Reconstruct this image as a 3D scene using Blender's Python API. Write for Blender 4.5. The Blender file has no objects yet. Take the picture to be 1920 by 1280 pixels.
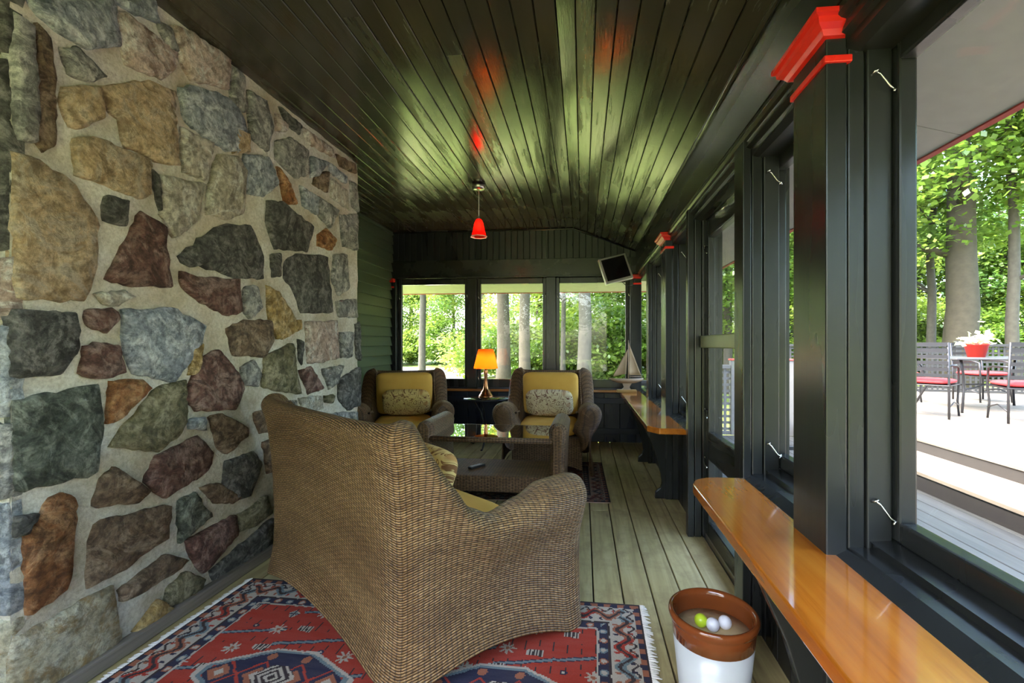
import bpy, bmesh, math, random
from mathutils import Vector, Matrix, noise
random.seed(7)
C = bpy.context.scene.collection
SC = bpy.context.scene

# ------------------------------------------------------------------ camera
F, CU, CV, H, T = 850.0, 1009.0, 645.0, 1.2, 0.0986
cs = 1/math.sqrt(1+T*T); sn = T*cs
cam = bpy.data.cameras.new('camera'); co = bpy.data.objects.new('camera', cam); C.objects.link(co)
cam.sensor_width = 36; cam.lens = F/1920*36; cam.shift_x = -(CU-960)/1920; cam.shift_y = (CV-640)/1920
cam.clip_start = .03; cam.clip_end = 400
co.location = (0, 0, H); co.rotation_euler = (math.pi/2, 0, math.atan(T))
SC.camera = co
def ray(u, v):
    a = (u-CU)/F; b = -(v-CV)/F
    return (a*cs-sn, a*sn+cs, b)
def onx(u, v, X):            # (Y, Z) of a picture point lying on the plane x = X
    d = ray(u, v); t = X/d[0]; return (t*d[1], H+t*d[2])
def ony(u, v, Y):            # (X, Z) on the plane y = Y
    d = ray(u, v); t = Y/d[1]; return (t*d[0], H+t*d[2])
def onz(u, v, Z):
    d = ray(u, v); t = (Z-H)/d[2]; return (t*d[0], t*d[1])

# ------------------------------------------------------------------ world, sun, exposure
w = bpy.data.worlds.new('world'); SC.world = w; w.use_nodes = True
nt = w.node_tree; nt.nodes.clear()
sky = nt.nodes.new('ShaderNodeTexSky'); sky.sky_type = 'NISHITA'; sky.sun_disc = False
SUN_EL, SUN_AZ = math.radians(56), math.radians(248)
sky.sun_elevation = SUN_EL; sky.sun_rotation = SUN_AZ; sky.air_density = 1.0; sky.dust_density = 4.0; sky.ozone_density = .4
bgn = nt.nodes.new('ShaderNodeBackground'); bgn.inputs[1].default_value = .8
won = nt.nodes.new('ShaderNodeOutputWorld'); nt.links.new(sky.outputs[0], bgn.inputs[0]); nt.links.new(bgn.outputs[0], won.inputs[0])
sl = bpy.data.lights.new('sun', 'SUN'); sl.energy = 2.8; sl.angle = .012; sl.color = (1, .93, .80)
so = bpy.data.objects.new('sun', sl); C.objects.link(so)
tosun = Vector((math.sin(SUN_AZ)*math.cos(SUN_EL), math.cos(SUN_AZ)*math.cos(SUN_EL), math.sin(SUN_EL)))
so.rotation_euler = tosun.to_track_quat('Z', 'Y').to_euler()
vs = SC.view_settings; vs.view_transform = 'Standard'; vs.look = 'None'; vs.gamma = 1; vs.exposure = 2.3
try: vs.use_curve_mapping = False
except Exception: pass
SC.cycles.max_bounces = 10; SC.cycles.transparent_max_bounces = 16; SC.cycles.diffuse_bounces = 5

# ------------------------------------------------------------------ helpers
class MB:
    def __init__(s): s.v = []; s.f = []; s.uv = []; s.sm = []
    def add(s, vs_, fs, uvs=None, smooth=False):
        o = len(s.v); s.v += [tuple(p) for p in vs_]
        for i, f in enumerate(fs):
            s.f.append(tuple(o+k for k in f)); s.uv.append(uvs[i] if uvs else [(0, 0)]*len(f)); s.sm.append(smooth)
        return s
    def box(s, x0, x1, y0, y1, z0, z1):
        p = [(x0,y0,z0),(x1,y0,z0),(x1,y1,z0),(x0,y1,z0),(x0,y0,z1),(x1,y0,z1),(x1,y1,z1),(x0,y1,z1)]
        return s.add(p, [(0,3,2,1),(4,5,6,7),(0,1,5,4),(1,2,6,5),(2,3,7,6),(3,0,4,7)])
    def prism(s, poly, a0, a1, axis='y'):   # poly = 2-D outline, extruded along axis
        n = len(poly)
        def P(q, a): return {'y': (q[0], a, q[1]), 'x': (a, q[0], q[1]), 'z': (q[0], q[1], a)}[axis]
        vs_ = [P(q, a0) for q in poly]+[P(q, a1) for q in poly]
        fs = [tuple(range(n)), tuple(range(2*n-1, n-1, -1))]+[(i, i+n, (i+1) % n+n, (i+1) % n) for i in range(n)]
        return s.add(vs_, fs)
    def tube(s, pts, r, n=8, closed=False, smooth=True):
        pts = [Vector(p) for p in pts]; m = len(pts); rs = r if isinstance(r, (list, tuple)) else [r]*m
        vs_ = []; L = 0; Ls = []; up = None
        for i, p in enumerate(pts):
            if closed: t = pts[(i+1) % m]-pts[i-1]
            else: t = pts[min(i+1, m-1)]-pts[max(i-1, 0)]
            t.normalize()
            if up is None:
                up = Vector((0,0,1)) if abs(t.z) < .9 else Vector((1,0,0))
            a = t.cross(up).normalized(); b = a.cross(t).normalized(); up = b
            if i: L += (p-pts[i-1]).length
            Ls.append(L)
            for k in range(n):
                th = 2*math.pi*k/n; vs_.append(p+(a*math.cos(th)+b*math.sin(th))*rs[i])
        fs = []; uvs = []
        for i in range(m if closed else m-1):
            j = (i+1) % m
            for k in range(n):
                k2 = (k+1) % n; fs.append((i*n+k, i*n+k2, j*n+k2, j*n+k))
                c_ = 2*math.pi*max(rs)/n; uvs.append([(Ls[i], k*c_), (Ls[i], (k+1)*c_), (Ls[j], (k+1)*c_), (Ls[j], k*c_)])
        if not closed:
            fs += [tuple(range(n-1, -1, -1)), tuple((m-1)*n+k for k in range(n))]; uvs += [[(0, 0)]*n]*2
        return s.add(vs_, fs, uvs, smooth)
    def lathe(s, prof, cx=0, cy=0, n=32, smooth=True):
        m = len(prof); vs_ = []
        for (r, z) in prof:
            for k in range(n):
                th = 2*math.pi*k/n; vs_.append((cx+r*math.cos(th), cy+r*math.sin(th), z))
        fs = [(i*n+k, i*n+(k+1) % n, (i+1)*n+(k+1) % n, (i+1)*n+k) for i in range(m-1) for k in range(n)]
        if prof[0][0] > 1e-4: fs.append(tuple(range(n-1, -1, -1)))
        if prof[-1][0] > 1e-4: fs.append(tuple((m-1)*n+k for k in range(n)))
        return s.add(vs_, fs, None, smooth)
    def pillow(s, w, d, h, e=.32, e2=.75, nu=32, nv=14):     # superellipsoid cushion centred on the origin
        def p(x, k): return math.copysign(abs(x)**k, x)
        vs_ = []; uvs = []; fs = []
        for j in range(nv+1):
            ph = -math.pi/2+math.pi*j/nv
            for i in range(nu):
                th = 2*math.pi*i/nu
                vs_.append((w/2*p(math.cos(ph), e2)*p(math.cos(th), e), d/2*p(math.cos(ph), e2)*p(math.sin(th), e), h/2*p(math.sin(ph), .8)))
        for j in range(nv):
            for i in range(nu):
                i2 = (i+1) % nu; q = (j*nu+i, j*nu+i2, (j+1)*nu+i2, (j+1)*nu+i); fs.append(q)
                uvs.append([(vs_[k][0], vs_[k][1]) for k in q])
        return s.add(vs_, fs, uvs, True)
    def build(s, name, mat, parent=None, bevel=0, seg=2):
        me = bpy.data.meshes.new(name); me.from_pydata(s.v, [], s.f); me.update()
        uvl = me.uv_layers.new(name='UVMap'); k = 0; flat = []
        for u in s.uv:
            for q in u: flat += [q[0], q[1]]
        uvl.data.foreach_set('uv', flat)
        me.polygons.foreach_set('use_smooth', s.sm)
        if mat: me.materials.append(mat)
        o = bpy.data.objects.new(name, me); C.objects.link(o)
        if parent: o.parent = parent
        if bevel:
            b = o.modifiers.new('bevel', 'BEVEL'); b.width = bevel; b.segments = seg; b.limit_method = 'ANGLE'; b.angle_limit = math.radians(40)
        return o
def link(me, name, parent=None, loc=(0,0,0), rot=(0,0,0), scale=None):
    o = bpy.data.objects.new(name, me); C.objects.link(o); o.location = loc; o.rotation_euler = rot
    if scale: o.scale = scale
    if parent: o.parent = parent
    return o
def empty(name, loc=(0,0,0), rz=0):
    o = bpy.data.objects.new(name, None); C.objects.link(o); o.location = loc; o.rotation_euler = (0,0,rz); o.empty_display_size = .05
    return o
def tag(o, label, cat, group=None, kind=None):
    o['label'] = label; o['category'] = cat
    if group: o['group'] = group
    if kind: o['kind'] = kind
    return o
def struct(name, label=None, cat=None):
    o = empty(name); o['kind'] = 'structure'
    if label: o['label'] = label
    if cat: o['category'] = cat
    return o
def copy_tree(o, parent=None):
    c = o.copy(); C.objects.link(c)
    if parent: c.parent = parent
    for ch in o.children: copy_tree(ch, c)
    return c

# ------------------------------------------------------------------ materials
MATS = {}
class NB:
    def __init__(s, name):
        s.m = bpy.data.materials.new(name); s.m.use_nodes = True; s.t = s.m.node_tree; s.t.nodes.clear()
        s.out = s.n('OutputMaterial'); s.b = s.n('BsdfPrincipled'); s.l(s.b.outputs[0], s.out.inputs[0])
    def n(s, ty, **k):
        q = s.t.nodes.new('ShaderNode'+ty)
        for a, b in k.items(): setattr(q, a, b)
        return q
    def l(s, a, b): s.t.links.new(a, b)
    def set(s, q, i, v):
        if hasattr(v, 'is_output') or isinstance(v, bpy.types.NodeSocket): s.l(v, q.inputs[i])
        else: q.inputs[i].default_value = v
    def math(s, op, a, b=0.0, c=None):
        q = s.n('Math', operation=op); s.set(q, 0, a); s.set(q, 1, b)
        if c is not None: s.set(q, 2, c)
        return q.outputs[0]
    def coord(s, kind='Object', scale=(1,1,1), rnd=False):
        tc = s.n('TexCoord'); mp = s.n('Mapping'); s.l(tc.outputs[kind], mp.inputs[0]); mp.inputs['Scale'].default_value = scale
        if rnd:
            oi = s.n('ObjectInfo'); vm = s.n('VectorMath', operation='SCALE'); cb = s.n('CombineXYZ')
            for i in range(3): s.l(s.math('MULTIPLY', oi.outputs['Random'], (37.0, 91.0, 53.0)[i]), cb.inputs[i])
            s.l(cb.outputs[0], mp.inputs['Location'])
        return mp.outputs[0]
    def noise(s, vec, scale, detail=4, rough=.55, dist=0):
        q = s.n('TexNoise'); s.l(vec, q.inputs['Vector']); q.inputs['Scale'].default_value = scale; q.inputs['Detail'].default_value = detail
        q.inputs['Roughness'].default_value = rough; q.inputs['Distortion'].default_value = dist
        return q.outputs[0]
    def ramp(s, fac, stops):
        q = s.n('ValToRGB'); s.l(fac, q.inputs[0]); e = q.color_ramp.elements
        while len(e) < len(stops): e.new(.5)
        for i, (p, c) in enumerate(stops):
            e[i].position = p; e[i].color = (c[0], c[1], c[2], 1) if not isinstance(c, (int, float)) else (c, c, c, 1)
        return q.outputs[0]
    def mix(s, fac, a, b, blend='MIX'):
        q = s.n('Mix', data_type='RGBA', blend_type=blend); s.set(q, 0, fac)
        for i, v in ((6, a), (7, b)):
            if isinstance(v, tuple): v = (v[0], v[1], v[2], 1)
            s.set(q, i, v)
        return q.outputs[2]
    def bump(s, h, strength=.3, dist=.01):
        q = s.n('Bump'); q.inputs['Strength'].default_value = strength; q.inputs['Distance'].default_value = dist
        s.l(h, q.inputs['Height']); s.l(q.outputs[0], s.b.inputs['Normal'])
    def fin(s, col=None, rough=None, metal=None, spec=None, **k):
        for nm, v in (('Base Color', col), ('Roughness', rough), ('Metallic', metal), ('Specular IOR Level', spec)):
            if v is None: continue
            if isinstance(v, tuple): v = (v[0], v[1], v[2], 1)
            s.set(s.b, nm, v)
        for nm, v in k.items(): s.set(s.b, nm.replace('_', ' '), v)
        return s.m
def plain(name, col, rough=.5, metal=0, var=.15, scale=12, bump=0, spec=.5, coat=0):
    if name in MATS: return MATS[name]
    b = NB(name); v = b.coord('Object', rnd=True); n = b.noise(v, scale, 5)
    c = b.mix(n, tuple(x*(1-var) for x in col), tuple(min(1, x*(1+var)) for x in col))
    if bump: b.bump(n, bump, .01)
    m = b.fin(c, rough, metal, spec)
    if coat: b.b.inputs['Coat Weight'].default_value = coat; b.b.inputs['Coat Roughness'].default_value = .08
    MATS[name] = m; return m
def paint(name, col, rough=.3, streak=(1,1,1), var=.3, rvar=.12, bump=.12):   # brushed gloss paint on wood
    if name in MATS: return MATS[name]
    b = NB(name); v = b.coord('Object', streak, rnd=True); n = b.noise(v, 22, 5, .6); n2 = b.noise(v, 3, 4, .6)
    c = b.mix(n2, tuple(x*(1-var) for x in col), tuple(x*(1+var) for x in col))
    r = b.ramp(n2, [(.3, max(.04, rough-rvar)), (.7, rough+rvar)])
    b.bump(n, bump, .004); MATS[name] = b.fin(c, r, 0, .5); return MATS[name]
def ceiling_mat():
    b = NB('ceiling_paint'); v = b.coord('Object', (1, .16, 1), rnd=False)
    oi = b.n('ObjectInfo'); vr = b.coord('Object', (9, .5, 9), rnd=True)
    n = b.noise(v, 2.4, 6, .65, .6); st = b.noise(vr, 3, 5, .7)
    mixn = b.math('ADD', b.math('MULTIPLY', n, .75), b.math('MULTIPLY', st, .25))
    r = b.ramp(mixn, [(.44, .42), (.49, .24), (.53, .13), (.62, .17)])
    c = b.mix(n, (.022, .019, .014), (.055, .048, .036))
    fine = b.noise(b.coord('Object', (60, 3, 60)), 3, 4, .6)
    b.bump(fine, .10, .003)
    return b.fin(c, r, 0, .62)
def wood_mat(name, c1, c2, c3, rough=.5, axis=1, scale=1.0, coat=0, knots=False, bump=.15, dirt=None):
    b = NB(name); sc = [14, 14, 14]; sc[axis] = .9
    v = b.coord('Object', tuple(x*scale for x in sc), rnd=True)
    n = b.noise(v, 1.6, 6, .62, .8); big = b.noise(b.coord('Object', (1.5, 1.5, 1.5), rnd=True), 1.3, 4, .6)
    c = b.ramp(n, [(.3, c1), (.5, c2), (.72, c3)])
    c = b.mix(b.math('MULTIPLY', big, .6), c, tuple(x*.62 for x in c2), 'MIX')
    if knots:
        vo = b.n('TexVoronoi'); b.l(b.coord('Object', (7, 1.6, 7), rnd=True), vo.inputs['Vector']); vo.inputs['Scale'].default_value = 1.0
        k = b.ramp(vo.outputs['Distance'], [(.03, 1.0), (.10, 0.0)])
        c = b.mix(b.math('MULTIPLY', k, .7), c, tuple(x*.3 for x in c1))
    if dirt:
        dn = b.noise(b.coord('Object', (2.5, 2.5, 2.5)), 2.2, 8, .7)
        c = b.mix(b.ramp(dn, [(.48, 0.0), (.66, .75)]), c, dirt)
    b.bump(n, bump, .004)
    m = b.fin(c, rough, 0, .5)
    if coat: b.b.inputs['Coat Weight'].default_value = coat; b.b.inputs['Coat Roughness'].default_value = .07
    return m
def stone_mat(name, cols, streak=(1, 2.2, 2.2), vein=None):
    gain = 1.55 if max(cols[1]) > .2 else 1.3
    cols = [tuple(min(.9, x*gain) for x in c_) for c_ in cols]
    b = NB(name); v = b.coord('Object', streak, rnd=True)
    n = b.noise(v, 4.5, 10, .72, 1.6); fine = b.noise(b.coord('Object', rnd=True), 38, 9, .75)
    big = b.noise(v, 2.2, 6, .7, 2.5)
    c = b.ramp(n, [(.36, cols[0]), (.49, cols[1]), (.62, cols[2])])
    c = b.mix(b.ramp(big, [(.50, 0.0), (.60, .75)]), c, vein or tuple(min(1, x*1.25+.07) for x in cols[2]))
    c = b.mix(b.ramp(b.noise(v, 3.1, 7, .7, 1.5), [(.54, 0.0), (.62, .7)]), c, tuple(x*.55 for x in cols[0]))
    c = b.mix(b.ramp(fine, [(.36, .75), (.56, 0.0)]), c, tuple(x*.4 for x in cols[0]))
    hh = b.math('ADD', b.math('MULTIPLY', n, 1.6), b.math('MULTIPLY', fine, .55))
    b.bump(hh, .9, .03)
    return b.fin(c, .62, 0, .4)
def mortar_mat():
    b = NB('mortar'); v = b.coord('Object'); n = b.noise(v, 4, 8, .65); f = b.noise(v, 70, 6, .7)
    c = b.ramp(n, [(.32, (.42, .36, .26)), (.48, (.60, .56, .47)), (.64, (.72, .70, .64))])
    c = b.mix(b.ramp(b.noise(v, 1.7, 5, .6), [(.5, 0.0), (.68, .55)]), c, (.50, .40, .25))
    c = b.mix(b.ramp(f, [(.35, .5), (.6, 0.0)]), c, (.27, .24, .18))
    b.bump(b.math('ADD', f, b.math('MULTIPLY', n, 1.5)), .7, .012); return b.fin(c, .9, 0, .2)
def wicker_mat(name, dark, c1, c2, c3, row=.0085, stake=.021):
    b = NB(name); tc = b.n('TexCoord'); sp = b.n('SeparateXYZ'); b.l(tc.outputs['UV'], sp.inputs[0]); u, v = sp.outputs[0], sp.outputs[1]
    rv = b.math('DIVIDE', v, row); r = b.math('FLOOR', rv); fr = b.math('FRACT', rv)
    odd = b.math('MULTIPLY', b.math('MODULO', b.math('ABSOLUTE', r), 2.0), .5)
    fu = b.math('ADD', b.math('DIVIDE', u, stake), odd)
    over = b.math('MULTIPLY_ADD', b.math('COSINE', b.math('MULTIPLY', fu, 2*math.pi)), .5, .5)
    prof = b.math('SINE', b.math('MULTIPLY', fr, math.pi))
    col = b.math('POWER', b.math('ABSOLUTE', b.math('SINE', b.math('MULTIPLY', b.math('DIVIDE', u, stake), 2*math.pi))), .6)
    h = b.math('MULTIPLY', b.math('MULTIPLY', prof, b.math('MULTIPLY_ADD', over, .4, .6)), b.math('MULTIPLY_ADD', col, .75, .25))
    cb = b.n('CombineXYZ'); b.l(b.math('MULTIPLY', u, 38.0), cb.inputs[0]); b.l(b.math('MULTIPLY', r, 3.7), cb.inputs[1])
    n = b.noise(cb.outputs[0], 1.0, 3, .6)
    cb2 = b.n('CombineXYZ'); b.l(b.math('MULTIPLY', u, 1.3), cb2.inputs[0]); b.l(b.math('MULTIPLY', v, 9.0), cb2.inputs[1])
    n2 = b.noise(cb2.outputs[0], 1.0, 4, .6)
    nn = b.math('ADD', b.math('MULTIPLY', n, .6), b.math('MULTIPLY', n2, .4))
    c = b.ramp(nn, [(.34, c1), (.5, c2), (.66, c3)])
    c = b.mix(b.ramp(h, [(.12, 1.0), (.5, 0.0)]), c, dark)
    b.bump(h, .9, .006)
    return b.fin(c, .48, 0, .45)
def fabric_mat(name, c1, c2, pattern=None):
    b = NB(name); v = b.coord('Object', rnd=True); n = b.noise(v, 6, 4, .6); f = b.noise(b.coord('Object', (1, 1, 1)), 420, 2, .5)
    c = b.mix(n, c1, c2)
    if pattern:
        uvc = b.coord('UV'); wv = b.noise(uvc, 9, 2, .5, 2.2)
        ring = b.math('PINGPONG', b.math('MULTIPLY', wv, 6.0), .5)
        c = b.mix(b.ramp(ring, [(.34, 0.0), (.42, .95)]), c, pattern[0])
        vo = b.n('TexVoronoi'); b.l(uvc, vo.inputs['Vector']); vo.inputs['Scale'].default_value = 9
        c = b.mix(b.ramp(vo.outputs['Distance'], [(.14, .75), (.26, 0.0)]), c, pattern[1])
    b.bump(b.math('ADD', b.math('MULTIPLY', f, .3), n), .25, .01)
    m = b.fin(c, .85, 0, .2); return m
def glass_mat(name, tint=(.95, .97, .96), refl=1.0):
    b = NB(name); b.t.nodes.remove(b.b)
    tr = b.n('BsdfTransparent'); tr.inputs[0].default_value = (*tint, 1); gl = b.n('BsdfGlossy'); gl.inputs['Roughness'].default_value = .01
    fr = b.n('LayerWeight'); fr.inputs[0].default_value = .5; mx = b.n('MixShader')      # Schlick curve, same from both sides of the pane
    b.l(b.math('MULTIPLY', b.math('MULTIPLY_ADD', b.math('POWER', fr.outputs['Facing'], 5.0), .9, .022), refl), mx.inputs[0]); b.l(tr.outputs[0], mx.inputs[1]); b.l(gl.outputs[0], mx.inputs[2]); b.l(mx.outputs[0], b.out.inputs[0])
    return b.m
def leaf_mat(name, c1, c2, tr=.5):
    b = NB(name); b.t.nodes.remove(b.b); ge = b.n('NewGeometry'); c = b.mix(ge.outputs['Random Per Island'], c1, c2)
    d = b.n('BsdfDiffuse'); t = b.n('BsdfTranslucent'); g = b.n('BsdfGlossy'); g.inputs['Roughness'].default_value = .4
    b.l(c, d.inputs[0]); b.l(b.mix(.5, c, tuple(min(1, x*1.6) for x in c2)), t.inputs[0])
    m1 = b.n('MixShader'); m1.inputs[0].default_value = tr; b.l(d.outputs[0], m1.inputs[1]); b.l(t.outputs[0], m1.inputs[2])
    m2 = b.n('MixShader'); m2.inputs[0].default_value = .06; b.l(m1.outputs[0], m2.inputs[1]); b.l(g.outputs[0], m2.inputs[2]); b.l(m2.outputs[0], b.out.inputs[0])
    return b.m
def glow_mat(name, col, strength, emit):
    b = NB(name); m = b.fin(col, .6); b.b.inputs['Emission Color'].default_value = (*emit, 1); b.b.inputs['Emission Strength'].default_value = strength
    return m
M_ceil = ceiling_mat()
M_black = paint('black_paint', (.016, .018, .018), .26, (1, 1, .12))
M_blackH = paint('black_paint_long', (.017, .018, .016), .28, (1, .1, 1))
M_blue = paint('blue_black_paint', (.010, .015, .030), .35, (1, 1, .2))
M_panel = paint('dark_panel_paint', (.009, .010, .012), .34, (1, 1, .15))
M_siding = paint('green_siding_paint', (.06, .085, .048), .42, (1, .12, 1))
M_red = paint('red_paint', (.75, .022, .012), .3, (1, 1, 1), .1)
M_soffit = plain('soffit_paint', (.36, .34, .32), .7)
M_fascia = plain('fascia_red', (.42, .06, .05), .6)
M_floor = wood_mat('deck_board', (.25, .19, .085), (.45, .37, .17), (.56, .48, .26), .5, 1, knots=True, dirt=(.25, .19, .09))
M_deck = wood_mat('weathered_deck', (.035, .037, .037), (.06, .062, .06), (.095, .095, .09), .45, 1)
M_steps = wood_mat('pale_step_wood', (.15, .12, .095), (.22, .185, .15), (.28, .245, .205), .6, 1)
M_ledge = wood_mat('varnished_ledge', (.34, .085, .006), (.52, .155, .012), (.62, .22, .022), .2, 1, coat=.9, bump=.04)
M_ledgeX = wood_mat('varnished_sill', (.26, .08, .02), (.42, .15, .035), (.5, .2, .06), .25, 0, coat=.8, bump=.04)
M_mortar = mortar_mat()
M_wick = wicker_mat('wicker_brown', (.024, .013, .006), (.11, .058, .024), (.24, .14, .058), (.42, .27, .125), .0088, .040)
M_wickd = wicker_mat('wicker_dark', (.018, .009, .005), (.11, .056, .026), (.21, .115, .052), (.34, .20, .10), .011, .046)
M_gold = fabric_mat('gold_cushion', (.60, .33, .06), (.74, .45, .11))
M_pil1 = fabric_mat('scroll_pillow_gold', (.60, .42, .14), (.66, .48, .2), ((.17, .07, .025), (.40, .18, .05)))
M_pil2 = fabric_mat('scroll_pillow_cream', (.60, .50, .32), (.66, .56, .38), ((.17, .075, .05), (.42, .24, .14)))
M_glass = glass_mat('window_glass')
M_tglass = glass_mat('table_glass', (.80, .88, .84), 2.2)
M_silver = plain('silver_metal', (.75, .74, .70), .22, 1, .05)
M_steel = plain('brushed_steel', (.55, .53, .5), .3, 1, .05)
M_iron = plain('dark_iron', (.03, .03, .035), .4, .6)
M_bronze = plain('bronze', (.20, .12, .06), .35, 1, .2)
M_copper = plain('copper_lamp', (.62, .27, .12), .25, 1, .12)

# ------------------------------------------------------------------ floor boards
ZC = 2.635                      # ceiling height over the flat part
YF = 5.62                       # inner face of the far wall
XL, XS, XP = -2.45, -1.78, .637 # siding wall, stone face, post face
fl = struct('floor')
pitch = .1405; k0 = -18
def mesh_of(mb, name, mat):
    o = mb.build(name, mat); me = o.data; bpy.data.objects.remove(o); return me
def bevelled(o, w_=.003):
    b = o.modifiers.new('bevel', 'BEVEL'); b.width = w_; b.segments = 2; b.limit_method = 'ANGLE'; return o
cache = {}
for k in range(-18, 6):
    xc = .05+pitch*(k+.5)
    if xc-pitch/2 < XL-.05 or xc > .80: continue
    cut = random.choice([2.1, 2.75, 3.3, 4.2]) if k % 3 == 0 else None
    ys = [-1.2]+([cut] if cut else [])+[YF+.02]
    for a, b_ in zip(ys[:-1], ys[1:]):
        L = round(b_-a-.004, 3)
        if L not in cache: cache[L] = mesh_of(MB().box(-pitch/2+.0035, pitch/2-.0035, 0, L, -.03, 0), 'floor_board', M_floor)
        bevelled(link(cache[L], 'floor_board', fl, (xc, a, 0)))
MB().box(XL-.1, .9, -1.2, YF+.1, -.12, -.034).build('subfloor', M_iron, fl)

# ------------------------------------------------------------------ ceiling planks
ce = struct('ceiling')
pw = .0945
XB = -.116                      # where the slope begins
cache = {}
def plank(L):
    if L not in cache:
        q = [(-pw/2+.0015, .02), (-pw/2+.0015, .004), (-pw/2+.005, 0), (pw/2-.005, 0), (pw/2-.0015, .004), (pw/2-.0015, .02)]
        cache[L] = mesh_of(MB().prism(q, 0, L, 'y'), 'ceiling_plank', M_ceil)
    return cache[L]
n = int((XB-XL)/pw)+1
for k in range(n):
    x = XB-pw*(k+.5)
    cut = random.uniform(1.6, 4.6) if k % 4 == 1 else None
    ys = [-1.2]+([round(cut, 1)] if cut else [])+[YF]
    for a, b_ in zip(ys[:-1], ys[1:]): link(plank(round(b_-a-.002, 2)), 'ceiling_plank', ce, (x, a, ZC))
sl_ang = math.atan2(ZC-2.335, .64-XB); sl_len = math.hypot(ZC-2.335, .64-XB)
ns = 9; sp = sl_len/ns
for k in range(ns):
    d = sp*(k+.5); x = XB+d*math.cos(sl_ang); z = ZC-d*math.sin(sl_ang)
    cut = random.uniform(1.4, 4.8) if k % 2 == 1 else None
    ys = [-1.2]+([round(cut, 1)] if cut else [])+[YF]
    for a, b_ in zip(ys[:-1], ys[1:]):
        link(plank(round(b_-a-.002, 2)), 'ceiling_plank', ce, (x, a, z), (0, sl_ang, 0), (sp/pw, 1, 1))
MB().prism([(XL-.1, ZC+.03), (XB, ZC+.03), (.66, 2.37), (.66, 2.45), (XB, ZC+.12), (XL-.1, ZC+.12)], -1.2, YF+.1, 'y').build('ceiling_backing', M_black, ce)
MB().tube([(.635, -1.2, 2.335), (.635, YF, 2.335)], .012, 8).build('ceiling_trim', M_ceil, ce)
# roof over the porch with soffit and red fascia
rf = struct('roof')
MB().prism([(XL-.6, 2.95), (XB, 2.9), (1.50, 2.12), (1.50, 2.16), (XB, 2.98), (XL-.6, 3.05)], -1.5, 6.62, 'y').build('roof_deck', M_iron, rf)
ps = [(.86, 2.17), (1.46, 2.005), (1.46, 2.02), (.86, 2.19)]
for a, b_ in ((-1.5, .2), (.204, 1.9), (1.904, 3.6), (3.604, 5.3), (5.304, 6.6)): MB().prism(ps, a, b_, 'y').build('soffit_panel', M_soffit, rf)
MB().prism([(1.455, 2.0), (1.475, 1.993), (1.475, 2.13), (1.455, 2.13)], -1.5, 6.62, 'y').build('fascia_board', M_fascia, rf)
MB().prism([(5.75, 2.13), (6.6, 1.955), (6.6, 1.97), (5.75, 2.15)], -3.0, 1.46, 'x').build('soffit_panel', M_soffit, rf)
MB().box(-3.0, 1.475, 6.6, 6.62, 1.945, 2.15).build('fascia_board', M_fascia, rf)

# ------------------------------------------------------------------ siding wall on the left
wl = struct('wall_left')
ex = .118; nb = int(ZC/ex)+1
me = mesh_of(MB().prism([(0, 0), (.034, 0), (.034, .006), (.006, ex+.02), (0, ex+.02)], 0, YF-3.3, 'y'), 'siding_board', M_siding)
for k in range(nb): bevelled(link(me, 'siding_board', wl, (XL, 3.3, k*ex)), .002)
MB().box(XL-.12, XL, -1.2, YF+.15, 0, ZC+.02).build('wall_core', M_panel, wl)

# ------------------------------------------------------------------ stone chimney wall
ws = struct('wall_stone')
YS0, YS1 = 1.255, 3.46
def mortar():
    mb = MB(); ny, nz = 110, 130; vs_ = []
    for j in range(nz+1):
        for i in range(ny+1):
            y = YS0+(YS1-YS0)*i/ny; z = ZC*j/nz
            d = noise.fractal(Vector((y*9, z*9, 1.3)), 1.0, 2.0, 4)*.007+noise.noise(Vector((y*2.5, z*2.5, 9)))*.006
            vs_.append((XS-.012+d, y, z))
    fs = [(j*(ny+1)+i, j*(ny+1)+i+1, (j+1)*(ny+1)+i+1, (j+1)*(ny+1)+i) for j in range(nz) for i in range(ny)]
    mb.add(vs_, fs, None, True); vs_ = []; nx = 30
    for j in range(nz+1):
        for i in range(nx+1):
            x = XL+(XS-.012-XL)*i/nx; z = ZC*j/nz
            d = noise.fractal(Vector((x*9, z*9, 5.3)), 1.0, 2.0, 4)*.006
            vs_.append((x, YS0+.004+d*(0 if i == nx else 1), z))
    fs = [(j*(nx+1)+i, j*(nx+1)+i+1, (j+1)*(nx+1)+i+1, (j+1)*(nx+1)+i) for j in range(nz) for i in range(nx)]
    mb.add(vs_, fs, None, True)
    mb.box(XL-.05, XS-.05, YS0+.06, YS1-.01, 0, ZC)
    mb.add([(XS-.012, YS1, 0), (XL, YS1, 0), (XL, YS1, ZC), (XS-.012, YS1, ZC)], [(0, 1, 2, 3)])
    return mb.build('mortar', M_mortar, ws)
mortar()
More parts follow.
